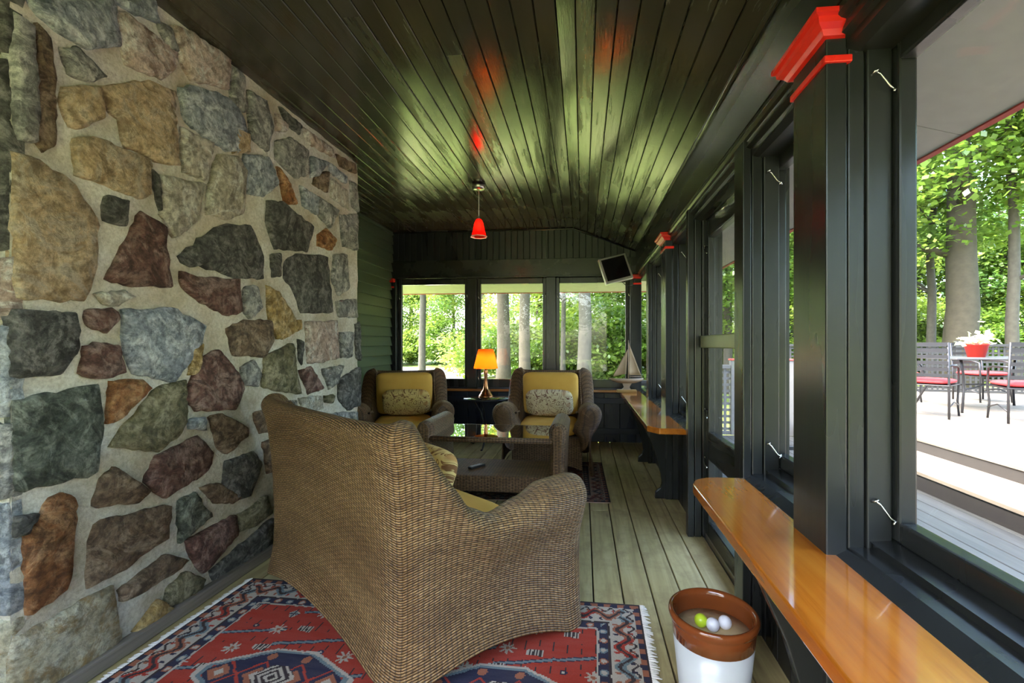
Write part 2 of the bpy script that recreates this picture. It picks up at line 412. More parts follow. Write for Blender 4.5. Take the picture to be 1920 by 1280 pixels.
SM = {
 'grey': stone_mat('stone_grey', ((.10, .10, .10), (.24, .24, .23), (.40, .39, .36))),
 'blue': stone_mat('stone_blue_grey', ((.13, .15, .18), (.28, .31, .35), (.46, .48, .50))),
 'dark': stone_mat('stone_dark', ((.035, .035, .033), (.09, .09, .085), (.19, .18, .165))),
 'tan': stone_mat('stone_tan', ((.30, .20, .11), (.46, .34, .21), (.58, .48, .35)), vein=(.62, .54, .44)),
 'pale': stone_mat('stone_pale', ((.28, .24, .19), (.42, .38, .31), (.56, .52, .45))),
 'pink': stone_mat('stone_pink', ((.28, .19, .15), (.45, .35, .30), (.58, .50, .46))),
 'brown': stone_mat('stone_brown', ((.07, .045, .03), (.17, .11, .07), (.29, .21, .14))),
 'maroon': stone_mat('stone_maroon', ((.07, .035, .03), (.16, .075, .06), (.28, .18, .15))),
 'rust': stone_mat('stone_rust', ((.12, .05, .02), (.27, .11, .04), (.36, .20, .09))),
 'ochre': stone_mat('stone_ochre', ((.20, .12, .04), (.36, .24, .09), (.46, .36, .2))),
 'olive': stone_mat('stone_olive', ((.08, .075, .04), (.19, .17, .095), (.32, .28, .18))),
 'green': stone_mat('stone_green_grey', ((.045, .055, .045), (.115, .13, .105), (.25, .27, .22))),
 'slab': stone_mat('stone_sand_slab', ((.32, .27, .17), (.46, .42, .30), (.58, .56, .46)), vein=(.42, .25, .07)),
}
def stone(poly, kind, plane='x', proud=None):
    # poly in wall coordinates (along, z); resample the outline and roughen it
    cx = sum(p[0] for p in poly)/len(poly); cy = sum(p[1] for p in poly)/len(poly)
    g = .011; poly = [(p[0]+(p[0]-cx)/max(.02, math.dist(p, (cx, cy)))*g, p[1]+(p[1]-cy)/max(.02, math.dist(p, (cx, cy)))*g) for p in poly]
    pr = proud if proud is not None else random.uniform(.012, .024)
    out = []
    m = len(poly)
    ar = sum(poly[i][0]*poly[(i+1) % m][1]-poly[(i+1) % m][0]*poly[i][1] for i in range(m))
    if ar < 0: poly = poly[::-1]
    per = sum(math.dist(poly[i], poly[(i+1) % m]) for i in range(m)); step = max(.022, per/34)
    for i in range(m):
        a, b_ = poly[i], poly[(i+1) % m]; L = math.dist(a, b_); q = max(1, round(L/step))
        for k in range(q):
            t = k/q; out.append([a[0]+(b_[0]-a[0])*t, a[1]+(b_[1]-a[1])*t])
    nn = len(out)
    sm_ = [[.08*out[i-1][0]+.84*out[i][0]+.08*out[(i+1) % nn][0], .08*out[i-1][1]+.84*out[i][1]+.08*out[(i+1) % nn][1]] for i in range(nn)]
    out = [[p[0]+random.uniform(-1, 1)*step*.2, p[1]+random.uniform(-1, 1)*step*.2] for p in sm_]
    cx = sum(p[0] for p in out)/nn; cy = sum(p[1] for p in out)/nn; size = math.sqrt(abs(ar)/2)
    sx, sy = random.uniform(-.05, .05), random.uniform(-.05, .05); sd = random.uniform(0, 50)
    def D(p, base):
        return base+(p[0]-cx)*sx+(p[1]-cy)*sy+noise.noise(Vector((p[0]*11, p[1]*11, sd)))*.006
    def sc_(p, ins):
        d = math.dist(p, (cx, cy)); k = max(.05, 1-ins/max(d, 1e-3)); return (cx+(p[0]-cx)*k, cy+(p[1]-cy)*k)
    rings = [[(p, -.03) for p in out], [(p, D(p, pr*.35)) for p in out]]
    i1 = min(.007, size*.07)
    r2 = [sc_(p, i1) for p in out]; rings.append([(p, D(p, pr*.95)) for p in r2])
    r3 = [(cx+(p[0]-cx)*.62, cy+(p[1]-cy)*.62) for p in out]; rings.append([(p, D(p, pr+.004)+random.uniform(-.003, .003)) for p in r3])
    r4 = [(cx+(p[0]-cx)*.28, cy+(p[1]-cy)*.28) for p in out]; rings.append([(p, D(p, pr+.005)+random.uniform(-.002, .002)) for p in r4])
    vs_ = []
    for rg in rings:
        for (p, d) in rg: vs_.append((d, p[0]-cx, p[1]-cy) if plane == 'x' else (p[0]-cx, -d, p[1]-cy))
    c0 = len(vs_); dd = D((cx, cy), pr+.005); vs_.append((dd, 0, 0) if plane == 'x' else (0, -dd, 0))
    fs = [(r*nn+i, r*nn+(i+1) % nn, (r+1)*nn+(i+1) % nn, (r+1)*nn+i) for r in range(len(rings)-1) for i in range(nn)]
    fs += [((len(rings)-1)*nn+i, (len(rings)-1)*nn+(i+1) % nn, c0) for i in range(nn)]
    o = MB().add(vs_, fs, None, False).build('stone', SM[kind], ws)
    for i, p in enumerate(o.data.polygons): p.use_smooth = i >= nn
    o.location = (XS-.006, cx, cy) if plane == 'x' else (cx, YS0+.002, cy)
    return o
A = [  # outlines measured on the wall, first sheet (2 units per picture pixel)
 ('grey', [(60,60),(125,100),(130,300),(130,520),(60,510),(55,200)]), ('brown', [(137,95),(185,140),(205,330),(210,540),(165,560),(137,520)]),
 ('blue', [(110,0),(420,0),(435,165),(330,175),(225,120),(130,25)]), ('grey', [(245,190),(290,185),(390,285),(330,300),(265,275)]),
 ('pink', [(440,60),(470,50),(660,200),(650,260),(600,290),(480,240),(450,150)]), ('blue', [(430,0),(580,0),(590,80),(520,50)]),
 ('tan', [(240,335),(370,330),(385,440),(310,470),(270,470),(240,400)]), ('tan', [(390,330),(560,310),(650,340),(665,615),(610,605),(470,545),(460,450),(395,390)]),
 ('tan', [(285,520),(380,530),(560,600),(565,725),(520,740),(300,655)]), ('tan', [(57,585),(130,590),(200,640),(290,700),(375,850),(350,1000),(320,1120),(60,1115)]),
 ('dark', [(395,740),(470,755),(468,840),(398,825)]), ('maroon', [(530,800),(610,850),(630,1075),(480,1060),(405,1045),(470,930)]),
 ('pale', [(600,660),(770,690),(740,820),(660,890),(610,800)]), ('pink', [(650,100),(720,130),(860,220),(850,330),(720,300),(680,230)]),
 ('grey', [(865,250),(910,290),(920,420),(872,380)]), ('blue', [(672,330),(740,325),(850,365),(905,430),(930,560),(850,560),(700,460)]),
 ('pale', [(680,480),(800,540),(770,670),(690,640)]), ('pale', [(820,585),(890,590),(920,640),(910,800),(850,815),(780,800),(790,690)]),
 ('grey', [(930,340),(990,380),(1015,470),(1000,560),(940,510)]), ('pink', [(1040,430),(1080,470),(1075,492),(1040,490)]),
 ('dark', [(1050,400),(1130,470),(1120,500),(1085,470)]), ('pink', [(1140,480),(1240,550),(1255,590),(1160,540)]),
 ('brown', [(1265,580),(1325,612),(1330,650),(1280,625)]), ('grey', [(1040,530),(1090,520),(1150,560),(1155,650),(1110,665),(1040,600)]),
 ('blue', [(1170,590),(1225,610),(1190,655),(1165,665)]), ('brown', [(1192,648),(1235,645),(1230,720),(1175,690)]),
 ('blue', [(1238,610),(1300,660),(1295,688),(1240,645)]), ('pale', [(1245,672),(1300,710),(1310,785),(1245,740)]),
 ('grey', [(1312,680),(1335,690),(1342,790),(1320,770)]), ('rust', [(1045,630),(1085,690),(1110,765),(1070,755)]),
 ('blue', [(1130,700),(1190,740),(1185,800),(1140,770)]), ('grey', [(1197,740),(1270,790),(1235,850),(1197,810)]),
 ('blue', [(920,580),(1000,590),(1040,690),(990,730),(930,720)]), ('dark', [(1005,760),(1060,760),(1180,850),(1150,940),(1035,930),(1010,850)]),
 ('rust', [(1195,880),(1225,862),(1262,900),(1240,935),(1195,920)]), ('grey', [(1275,810),(1340,805),(1340,935),(1290,920)]),
 ('dark', [(670,960),(830,850),(940,850),(990,960),(985,1040),(900,1040),(760,1000),(690,990)]),
 ('maroon', [(682,1020),(760,1046),(890,1048),(900,1170),(850,1180),(760,1130),(690,1080)]), ('dark', [(1020,960),(1050,950),(1045,1030),(1025,1035)]),
 ('dark', [(1068,985),(1100,960),(1225,960),(1240,1165),(1130,1175),(1105,1080),(1062,1040)]), ('grey', [(1255,960),(1300,955),(1310,1080),(1270,1105),(1247,1050)]),
 ('grey', [(920,1080),(960,1075),(975,1150),(940,1190),(918,1160)]), ('ochre', [(1005,1070),(1050,1100),(1125,1225),(1040,1265),(1015,1200)]),
 ('grey', [(1265,1130),(1335,1120),(1338,1190),(1270,1185)]), ('maroon', [(330,1165),(420,1160),(450,1190),(400,1240),(335,1210)]),
 ('pale', [(370,1100),(460,1095),(500,1110),(440,1140),(400,1140)]),
 ('tan', [(870,480),(925,500),(930,565),(880,570)]), ('grey', [(600,90),(640,110),(665,190),(630,180)]), ('dark', [(575,640),(592,660),(600,780),(580,700)]),
]
B = [  # second sheet, 1.883 units per pixel, origin 600 px down
 ('dark', [(52,-30),(120,-25),(262,-20),(275,100),(215,180),(130,190),(52,195)]), ('maroon', [(310,100),(340,85),(415,95),(430,185),(350,200),(290,185)]),
 ('blue', [(440,-30),(600,-40),(720,20),(700,100),(620,215),(480,180),(450,110)]), ('maroon', [(705,150),(770,110),(830,190),(850,240),(820,310),(700,315),(658,280)]),
 ('rust', [(400,220),(500,215),(530,240),(440,330),(385,360)]), ('olive', [(560,240),(655,215),(662,320),(640,400),(560,455),(480,450),(400,440),(470,350)]),
 ('green', [(53,290),(345,235),(365,330),(335,540),(180,570),(56,605)]), ('brown', [(370,560),(410,525),(520,600),(480,640),(340,655)]),
 ('maroon', [(515,570),(560,480),(700,415),(755,470),(740,530),(590,620),(555,600)]), ('blue', [(670,355),(720,345),(720,385),(675,380)]),
 ('brown', [(745,345),(790,335),(870,380),(870,410),(800,470),(770,440)]), ('dark', [(800,500),(890,470),(920,510),(880,620),(830,630),(790,580)]),
 ('brown', [(710,590),(780,580),(850,625),(820,645),(760,640)]), ('olive', [(830,700),(940,620),(955,680),(900,720),(840,745)]),
 ('rust', [(180,640),(215,625),(270,630),(265,750),(240,950),(90,1040),(100,870),(90,760),(150,690)]), ('brown', [(340,720),(600,655),(580,770),(440,870),(310,940),(320,820)]),
 ('green', [(635,640),(690,615),(750,690),(640,780)]), ('maroon', [(665,780),(825,690),(830,760),(720,890),(690,850)]),
 ('dark', [(750,880),(960,700),(960,800),(840,880),(755,920)]), ('brown', [(440,985),(430,950),(590,830),(655,850),(600,900),(480,970)]),
 ('olive', [(590,1010),(600,950),(660,890),(720,915),(710,950),(650,985)]), ('ochre', [(480,1090),(560,990),(590,1012),(620,1030),(500,1120)]),
 ('slab', [(53,1130),(180,1060),(390,945),(420,1130),(230,1275),(53,1400)]), ('brown', [(805,30),(870,5),(955,0),(960,70),(930,125),(830,120)]),
 ('ochre', [(965,5),(1060,0),(1060,30),(1000,65)]), ('pink', [(1085,10),(1180,5),(1190,135),(1085,155)]),
 ('grey', [(1200,45),(1245,45),(1240,130),(1205,130)]), ('dark', [(1256,20),(1272,10),(1272,140),(1259,130)]),
 ('olive', [(940,130),(1030,85),(1058,260),(930,235)]), ('grey', [(855,170),(895,145),(920,190),(910,230),(855,220)]),
 ('maroon', [(1060,180),(1100,165),(1140,240),(1090,258)]), ('grey', [(1140,175),(1210,160),(1190,220),(1165,240)]),
 ('dark', [(1202,210),(1265,170),(1268,300),(1230,315),(1197,280)]), ('olive', [(1150,268),(1178,265),(1175,292),(1150,290)]),
 ('dark', [(1055,70),(1070,80),(1065,155),(1055,130)]), ('ochre', [(682,105),(716,85),(700,180),(672,190)]),
 ('pale', [(1060,275),(1130,268),(1140,310),(1080,330)]), ('dark', [(60,700),(128,690),(88,745),(62,760)]),
 ('grey', [(1000,290),(1045,285),(1050,340),(1005,345)]), ('brown', [(900,330),(985,300),(990,380),(920,400)]), ('dark', [(1060,350),(1140,330),(1150,420),(1080,440)]),
 ('grey', [(1165,330),(1260,325),(1262,430),(1180,440)]), ('brown', [(930,430),(1040,400),(1050,500),(950,540)]), ('grey', [(1075,460),(1240,450),(1250,560),(1090,580)]),
]
for kind, pl in A: stone([onx(x/2, y/2, XS) for x, y in pl], kind)
for kind, pl in B: stone([onx(x/1.883, 600+y/1.883, XS) for x, y in pl], kind)
zz = 0.06
for kind, h_, w_ in (('slab', .30, .3), ('blue', .36, .22), ('grey', .26, .34), ('blue', .3, .2), ('pink', .22, .3), ('dark', .62, .24), ('dark', .4, .3)):   # near return face
    stone([(XS-.015, zz), (XS-.015, zz+h_-.03), (XS-w_, zz+h_-.04), (XS-w_, zz+.01)], kind, 'y'); zz += h_
MB().box(XS-.01, XS+.035, YS0+.02, YS1, 0, .055).build('base_board', wood_mat('grey_board', (.10, .085, .07), (.2, .17, .14), (.28, .25, .21), .6), ws, .008)

# ------------------------------------------------------------------ right wall: posts, header, frames
wr = struct('wall_right')
MB().box(.64, .80, -1.2, YF+.1, 2.06, 2.42).build('header_beam', M_blackH, wr)
q = [(.646, 2.059), (.646, 2.042), (.656, 2.034), (.668, 2.030), (.668, 2.008), (.690, 2.0), (.690, 1.978), (.72, 1.968), (.86, 1.968), (.86, 2.059)]
MB().prism(q, -1.2, YF, 'y').build('head_moulding', M_blackH, wr)
def cap(o_, x, y0, y1, x1=.70):
    m = MB(); prof = [(.046, 2.056), (.046, 2.044), (.036, 2.04), (.034, 2.026), (.020, 2.016), (.012, 2.004), (0, 2.002)]
    rects = [[(x-d, y0-d, z), (x1, y0-d, z), (x1, y1+d, z), (x-d, y1+d, z)] for d, z in prof]
    vs_ = [p for r in rects for p in r]; fs = [(i*4+k, (i+1)*4+k, (i+1)*4+(k+1) % 4, i*4+(k+1) % 4) for i in range(len(prof)-1) for k in range(4)]
    fs += [(0, 1, 2, 3), tuple(len(vs_)-1-k for k in range(4))]
    m.add(vs_, fs); m.build('capital', M_red, o_)
    MB().box(x-.007, x1, y0-.007, y1+.007, 1.938, 1.957).build('capital_band', M_red, o_, .003)
def post(y0, y1, x=XP, capital=True, z0=0):
    pp = MB().box(x, .69, y0, y1, z0, 2.05).build('post', M_black, wr, .004)
    MB().box(.694, .735, y0+.004, y1-.004, z0, 2.0).build('post_strip', M_black, wr, .004)
    MB().box(.739, .80, y0+.0, y1, z0, 2.0).build('post_strip', M_black, wr, .004)
    MB().box(.802, .86, y0+.05, y1-.05, z0, 2.0).build('post_core', M_black, wr)
    if capital: cap(pp, x, y0, y1)
post(1.262, 1.45); post(3.585, 3.79); post(1.94, 2.05, .656, False); post(2.9, 2.955, .651, False); post(4.65, 4.80, .656, False); post(-.95, -.76)
# wall below the windows
for a, b_ in ((-1.2, 1.96), (2.955, YF)):
    y = a
    while y < b_-.02:
        e = min(b_, y+.115); MB().box(.73, .75, y+.002, e-.002, 0, .66).build('wall_plank', M_panel, wr, .003); y = e
    MB().box(.75, .86, a, b_, 0, .66).build('wall_core', M_panel, wr)
    MB().prism([(.66, .645), (.70, .667), (.745, .668), (.745, .685), (.80, .69), (.86, .69), (.86, .645)], a, b_, 'y').build('sill_board', M_black, wr)
wid = 0
def hook(parent, x, y, z, s=1):
    pts = [(x, y, z), (x-.012, y-.004*s, z-.004), (x-.014, y-.016*s, z-.020), (x-.013, y-.030*s, z-.036), (x-.012, y-.040*s, z-.042), (x-.004, y-.044*s, z-.046)]
    m = MB().tube(pts, .0028, 6); m.tube([(x-.006, y-.006, z+.004), (x-.012, y, z+.006), (x-.006, y+.006, z+.004)], .0028, 6)
    m.tube([(x-.008, y-.052*s, z-.05), (x-.012, y-.040*s, z-.042), (x, y-.036*s, z-.052)], .0028, 6)
    return m.build('hook_latch', M_silver, parent)
def wall_hook(parent, y, z):      # hook and eye across strip and sash
    y -= .006
    m = MB().tube([(.752, y+.004, z+.004), (.757, y-.006, z+.002), (.763, y-.008, z-.004), (.775, y-.009, z-.022), (.786, y-.009, z-.038), (.796, y-.006, z-.043), (.803, y-.001, z-.040)], .0026, 6)
    m.tube([(.748, y+.005, z), (.750, y-.007, z+.004), (.757, y-.008, z+.008), (.760, y+.004, z+.006)], .0026, 6); m.tube([(.792, y-.012, z-.052), (.80, y-.008, z-.043), (.806, y, z-.05)], .0026, 6)
    return m.build('hook_latch', M_silver, parent)
def window_y(y0, y1, z0=.69, z1=1.975, xs=.802, stile=.045, hy=None):      # sash in the right wall
    global wid; wid += 1; o = struct('window_%d' % wid)
    for a, b_ in ((y0, y0+stile), (y1-stile, y1)): sti = MB().box(xs, xs+.045, a, b_, z0, z1).build('stile', M_black, o, .006)
    MB().box(xs, xs+.045, y0+stile, y1-stile, z0, z0+.055).build('rail', M_black, o, .006)
    MB().box(xs, xs+.045, y0+stile, y1-stile, z1-.05, z1).build('rail', M_black, o, .006)
    MB().box(xs+.026, xs+.031, y0+stile-.005, y1-stile+.005, z0+.05, z1-.045).build('pane', M_glass, o)
    for zz_ in (.79, 1.90):
        wall_hook(sti, hy or y1-.023, zz_)
    return o
window_y(.15, 1.285, hy=1.262); window_y(-.74, .10, hy=.05); window_y(1.425, 2.03, hy=1.94); window_y(2.96, 3.61, hy=3.585); window_y(3.765, 4.675, hy=4.65); window_y(4.775, 5.53, hy=5.50)
# screen door with glass
dr = struct('door_1')
y0, y1 = 2.055, 2.895; xd0, xd1 = .757, .797
MB().box(xd0, xd1, y1-.062, y1, .03, 1.96).build('stile', M_black, dr, .004)
MB().box(xd0, xd1, y0, y0+.1, .03, 1.96).build('stile', M_black, dr, .004)
for a, b_ in ((.03, .125), (.50, .67), (1.845, 1.96)): MB().box(xd0, xd1, y0+.1, y1-.062, a, b_).build('rail', M_blackH, dr, .004)
for a, b_ in ((.12, .505), (.665, 1.85)): MB().box(.785, .790, y0+.095, y1-.057, a, b_).build('pane', M_glass, dr)
M_plate = plain('push_bar_green', (.22, .24, .12), .28, 0, .2)
MB().box(.722, .742, y0+.02, y1-.01, 1.178, 1.252).build('push_bar', M_plate, dr, .005)
for yy in (y0+.06, y1-.03): MB().box(.742, .758, yy-.012, yy+.012, 1.19, 1.24).build('push_bar_bracket', M_iron, dr)
MB().lathe([(.0, -.034), (.016, -.034), (.026, -.022), (.027, -.010), (.018, 0), (.010, .006), (.010, .035), (.02, .036), (.02, .04)], 0, 0, 20).build('door_knob', M_bronze, dr)
kn = dr.children[-1]; kn.rotation_euler = (0, math.pi/2, 0); kn.location = (.715, 2.868, .90)
o = MB().tube([(.735, 2.10, 1.915), (.735, 2.36, 1.915)], .018, 12).tube([(.737, 2.36, 1.915), (.737, 2.6, 1.918)], .006, 8); o.box(.735, .757, 2.58, 2.62, 1.905, 1.93); o.build('door_closer', M_silver, dr)
MB().box(.756, .86, 2.05, 2.9, -.01, .03).build('threshold', M_steel, dr, .004)
hook(dr, .756, 2.88, .80); hook(dr, .756, 2.885, 1.80); hook(dr, .756, 2.885, .50)
MB().box(.757, .86, 2.05, 2.9, 1.965, 2.0).build('door_head', M_blackH, dr)

# ledges along the windows
def ledge(y0, y1, name, label, round_end=True):
    p = []; r = .12
    if round_end:
        for k in range(9):
            t = math.pi/2*k/8; p.append((.434+r-r*math.sin(t), y1-r+r*math.cos(t)))
        p = [(.70, y1)]+p[0:]
        p += [(.434, y0), (.70, y0)]
    else:
        p = [(.70, y1), (.434, y1), (.434, y0+.09), (.50, y0), (.70, y0)]
    o = MB().prism(p, .606, .646, 'z').build(name, M_ledge, None, .006, 3); return tag(o, label, 'ledge')
ledge(-1.0, 1.955, 'window_ledge', 'varnished orange wooden ledge with rounded end beside the glass door')
ledge(3.045, 5.50, 'window_ledge', 'varnished wooden ledge with clipped corner carrying the model sailboat', False)
def bracket(y, label):
    p = [(.73, .604), (.47, .604), (.475, .56), (.50, .50), (.545, .40), (.575, .30), (.60, .20), (.615, .12), (.60, .08), (.565, .05), (.56, 0), (.73, 0)]
    o = MB().prism(p, y, y+.035, 'y').build('ledge_bracket', M_black, None, .004); return tag(o, label, 'bracket', 'curved ledge brackets')
bracket(1.28, 'curved black bracket board under the round-ended ledge beside the crock')
bracket(3.60, 'curved black bracket board under the clipped end of the ledge')
bracket(4.70, 'curved black bracket board under the middle of the sailboat ledge')

# ------------------------------------------------------------------ far wall
wb = struct('wall_back')
zt, zh = 2.26, 2.03
x = XL+.02; me_c = {}
while x < .64:
    top = ZC if x+.04 < XB else ZC-(x+.04-XB)*math.tan(sl_ang)
    MB().box(x+.0015, x+.0755, YF-.012, YF+.01, zt-.02, top-.002).build('wall_plank', M_panel, wb, .004, 1); x += .077
MB().box(XL, .86, YF+.0, YF+.14, zh, ZC).build('wall_core', M_panel, wb)
MB().box(XL, .70, YF-.03, YF, zh, zt).build('header_board', M_blackH, wb, .004)
MB().box(XL, .66, YF-.045, YF-.03, zh+.0, zh+.02).build('head_moulding', M_black, wb, .003)
MB().tube([(XL, YF-.015, ZC-.012), (XB, YF-.015, ZC-.012), (.64, YF-.015, 2.335)], .012, 6).build('ceiling_trim', M_black, wb)
MB().box(XL, XL+.05, YF-.06, YF+.1, 0, zh).build('corner_board', M_panel, wb)
x = XL+.05
while x < .70:
    e = min(.70, x+.19); MB().box(x+.002, e-.002, YF-.005, YF+.02, .0, .60).build('wall_plank', M_blue, wb, .004); x = e
MB().box(XL, .86, YF+.02, YF+.14, 0, .66).build('wall_core', M_blue, wb)
for z_ in (.10, .47): MB().box(XL, .70, YF-.022, YF-.006, z_, z_+.07).build('wall_rail', M_blue, wb, .004)
MB().box(XL, .70, YF-.07, YF+.05, .612, .642).build('sill_board', M_ledgeX, wb, .006)
# posts and mullions
XW = [ony(u, 640, YF)[0] for u in (727, 748, 877, 894, 1024, 1042, 1177, 1192)]
def far_post(x0, x1, dy, name='post'):
    MB().box(x0, x1, YF-dy, YF+.14, .642, zh).build(name, M_black, wb, .004)
far_post(XL+.05, XW[1]-.02, .05); far_post(XW[6]+.02, .70, .09)
cap2 = [(XL+.0, XW[1]-.05, .06), (.60, .69, .10)]
for a, b_, dy in cap2:
    MB().box(a-.02, b_+.02, YF-dy-.03, YF+.02, 1.985, 2.035).build('capital', M_red, wb, .01)
    MB().box(a-.005, b_+.008, YF-dy-.012, YF, 1.915, 1.935).build('capital_band', M_red, wb, .003)
for a, b_ in ((XW[2], XW[3]), (XW[4], XW[5])): far_post(a, b_, .02, 'mullion')
def window_x(x0, x1, z0=.66, z1=2.03):
    global wid; wid += 1; o = struct('window_%d' % wid); st = .045
    for a, b_ in ((x0, x0+st), (x1-st, x1)): MB().box(a, b_, YF+.02, YF+.07, z0, z1).build('stile', M_black, o, .006)
    MB().box(x0+st, x1-st, YF+.02, YF+.07, z0, z0+.10).build('rail', M_black, o, .006)
    MB().box(x0+st, x1-st, YF+.02, YF+.07, z1-.07, z1).build('rail', M_black, o, .006)
    MB().box(x0+st-.005, x1-st+.005, YF+.05, YF+.055, z0+.095, z1-.065).build('pane', M_glass, o)
    for xx, zz_ in ((x0+.012, 1.83), (x1-.012, 1.83), (x0+.012, .80)):
        m = MB().tube([(xx, YF+.02, zz_), (xx+.004, YF+.004, zz_-.008), (xx+.008, YF+.004, zz_-.04), (xx+.018, YF+.012, zz_-.055)], .004, 6); m.build('hook_latch', M_silver, o)
window_x(XW[1]-.02, XW[2]); window_x(XW[3], XW[4]); window_x(XW[5], XW[6]+.02)

# ------------------------------------------------------------------ wicker seating
def lerp_tab(tab, d):
    for (a, va), (b_, vb) in zip(tab[:-1], tab[1:]):
        if d <= b_:
            t = (d-a)/(b_-a); t = t*t*(3-2*t); return va+(vb-va)*t
    return tab[-1][1]
def wicker_shell(W, D, flare, hb=.93, mat=M_wick):
    f = math.radians(flare); R = .2 if W > 1 else .13
    # plan outline: left front -> back left -> back right -> right front
    P = [Vector((-W/2-D*math.sin(f), D*math.cos(f))), Vector((-W/2, 0)), Vector((W/2, 0)), Vector((W/2+D*math.sin(f), D*math.cos(f)))]
    pts = []
    def seg(a, b_, n):
        for k in range(n): pts.append((a+(b_-a)*(k/n)))
    def fillet(p0, p1, p2):
        d0 = (p0-p1).normalized(); d2 = (p2-p1).normalized(); ang = d0.angle(d2); t = R/math.tan(ang/2)
        return p1+d0*t, p1+d2*t
    a1, b1 = fillet(P[0], P[1], P[2]); a2, b2 = fillet(P[1], P[2], P[3])
    seg(P[0], a1, 22)
    def arc(a, c_, b_):
        for k in range(9):
            t = k/9; pts.append(a*(1-t)**2+c_*2*t*(1-t)+b_*t*t)
    arc(a1, P[1], b1); seg(b1, a2, 24); arc(a2, P[2], b2); seg(b2, P[3], 22); pts.append(P[3])
    n = len(pts); s = [0]
    for i in range(1, n): s.append(s[-1]+(pts[i]-pts[i-1]).length)
    mid = s[-1]/2
    tabh = [(0, hb+.015), (.07, hb+.0), (.14, hb-.12), (.20, .71), (.28, .605), (.37, .565), (.50, .60), (.62, .645), (.74, .65), (2, .64)]
    ra = .085 if W > 1 else .108
    tabr = [(0, .066), (.12, .066), (.25, .06), (.4, .07), (.6, ra), (2, ra)]
    secs = []
    for i in range(n):
        t = (pts[min(i+1, n-1)]-pts[max(i-1, 0)]).normalized(); nrm = Vector((t.y, -t.x)); nrm = -nrm if nrm.dot(pts[i]-Vector((0, D*.5))) < 0 else nrm
        side = abs(s[i]-mid)-(W/2-.06)
        if side < 0:
            e = min(1, abs(s[i]-mid)/(W/2)); h = hb-.02*(1-e**4); r = .036+.03*e**6; z0 = .11*(1-e**2.2)
        else:
            h = lerp_tab(tabh, side); r = lerp_tab(tabr, side); q = max(0, min(1, side/(D-.02))); z0 = .085*math.sin(math.pi*q)**.8 if 0 < q < 1 else 0
        lean = -.035 if side < 0 else -.02
        sec = [(.012, z0), (-.012, z0+.10), (-.022, .22), (-.018, h*.55), (-.004+.3*r, h-2.4*r)]
        for k in range(9):
            th = math.radians(-25+ (235)*k/8); sec.append((-r*.55+r*1.05*math.cos(th)+.3*r, h-r+r*math.sin(th)))
        sec += [(-2*r-.005, h-2.6*r), (-.115, min(.36, h-.1)), (-.115, .20)]
        secs.append((pts[i], nrm, sec))
    mb = MB(); vs_ = []; uvs_ = []
    def ring(p, nrm, sec, u, fwd=Vector((0, 0)), sc_=1.0):
        cx = sum(q[0] for q in sec)/len(sec); cz = sum(q[1] for q in sec)/len(sec); v = 0
        for k, q in enumerate(sec):
            if k: v += math.dist(sec[k], sec[k-1])
            x = cx+(q[0]-cx)*sc_; z = cz+(q[1]-cz)*(1-(1-sc_)*.35) if q[1] > .1 else q[1]
            w2 = p+nrm*x+fwd; vs_.append((w2.x, w2.y, z)); uvs_.append((u, v))
    m = len(secs[0][2])
    fw0 = (pts[0]-pts[1]).normalized(); fw1 = (pts[-1]-pts[-2]).normalized()
    rings = []
    for a, sc_ in ((.076, .0), (.07, .5), (.05, .8), (.025, .95)): ring(pts[0], secs[0][1], secs[0][2], s[0]-a, fw0*a, sc_)
    for i in range(n): ring(*secs[i], s[i])
    for a, sc_ in ((.025, .95), (.05, .8), (.07, .5), (.076, .0)): ring(pts[-1], secs[-1][1], secs[-1][2], s[-1]+a, fw1*a, sc_)
    N = n+8; fs = []; uu = []
    for i in range(N-1):
        for k in range(m-1):
            q = (i*m+k, (i+1)*m+k, (i+1)*m+k+1, i*m+k+1); fs.append(q); uu.append([uvs_[z] for z in q])
    mb.add(vs_, fs, uu, True)
    # braided edge along the inside of the top
    br = []
    for (p, nrm, sec) in secs:
        q = sec[12]; w2 = p+nrm*(q[0]-.004); br.append((w2.x, w2.y, q[1]+.01))
    return mb, br, P
def wicker_seat(name, label, W, D, flare, loc, rz, mat, group=None):
    t = empty(name, loc, rz); tag(t, label, 'armchair' if W < 1 else 'loveseat', group)
    mb, br, P = wicker_shell(W, D, flare); o = mb.build('wicker_frame', mat, t)
    sd = o.modifiers.new('smooth', 'SUBSURF'); sd.levels = 1; sd.render_levels = 1
    MB().tube(br, .011, 6).build('braided_edge', mat, t)
    f = math.radians(flare); wf = W/2+D*math.sin(f)
    # front apron and seat deck
    vs_ = []; uu = []; fs = []; NX = 24
    for i in range(NX+1):
        x = -wf+.1+(2*wf-.2)*i/NX; e = abs(2*i/NX-1)
        for k, (z, dy) in enumerate(((.06*(1-e*e)+.02, 0), (.15, -.008), (.27, 0), (.315, -.02), (.325, -.07))):
            vs_.append((x, D*math.cos(f)-.03+dy, z)); uu.append((x, z+abs(dy)))
    fs = [(i*5+k, (i+1)*5+k, (i+1)*5+k+1, i*5+k+1) for i in range(NX) for k in range(4)]
    MB().add(vs_, fs, [[uu[z] for z in q] for q in fs], True).build('front_apron', mat, t)
    p = [(-wf+.12, D*math.cos(f)-.06), (-W/2+.1, .1), (W/2-.1, .1), (wf-.12, D*math.cos(f)-.06)]
    MB().prism(p, .24, .32, 'z').build('seat_deck', mat, t)
    for x_, y_ in ((-wf+.13, D*math.cos(f)-.12), (wf-.13, D*math.cos(f)-.12), (-W/2+.14, .14), (W/2-.14, .14)):
        MB().lathe([(.022, .0), (.026, .24)], x_, y_, 10).build('leg', mat, t)
    return t
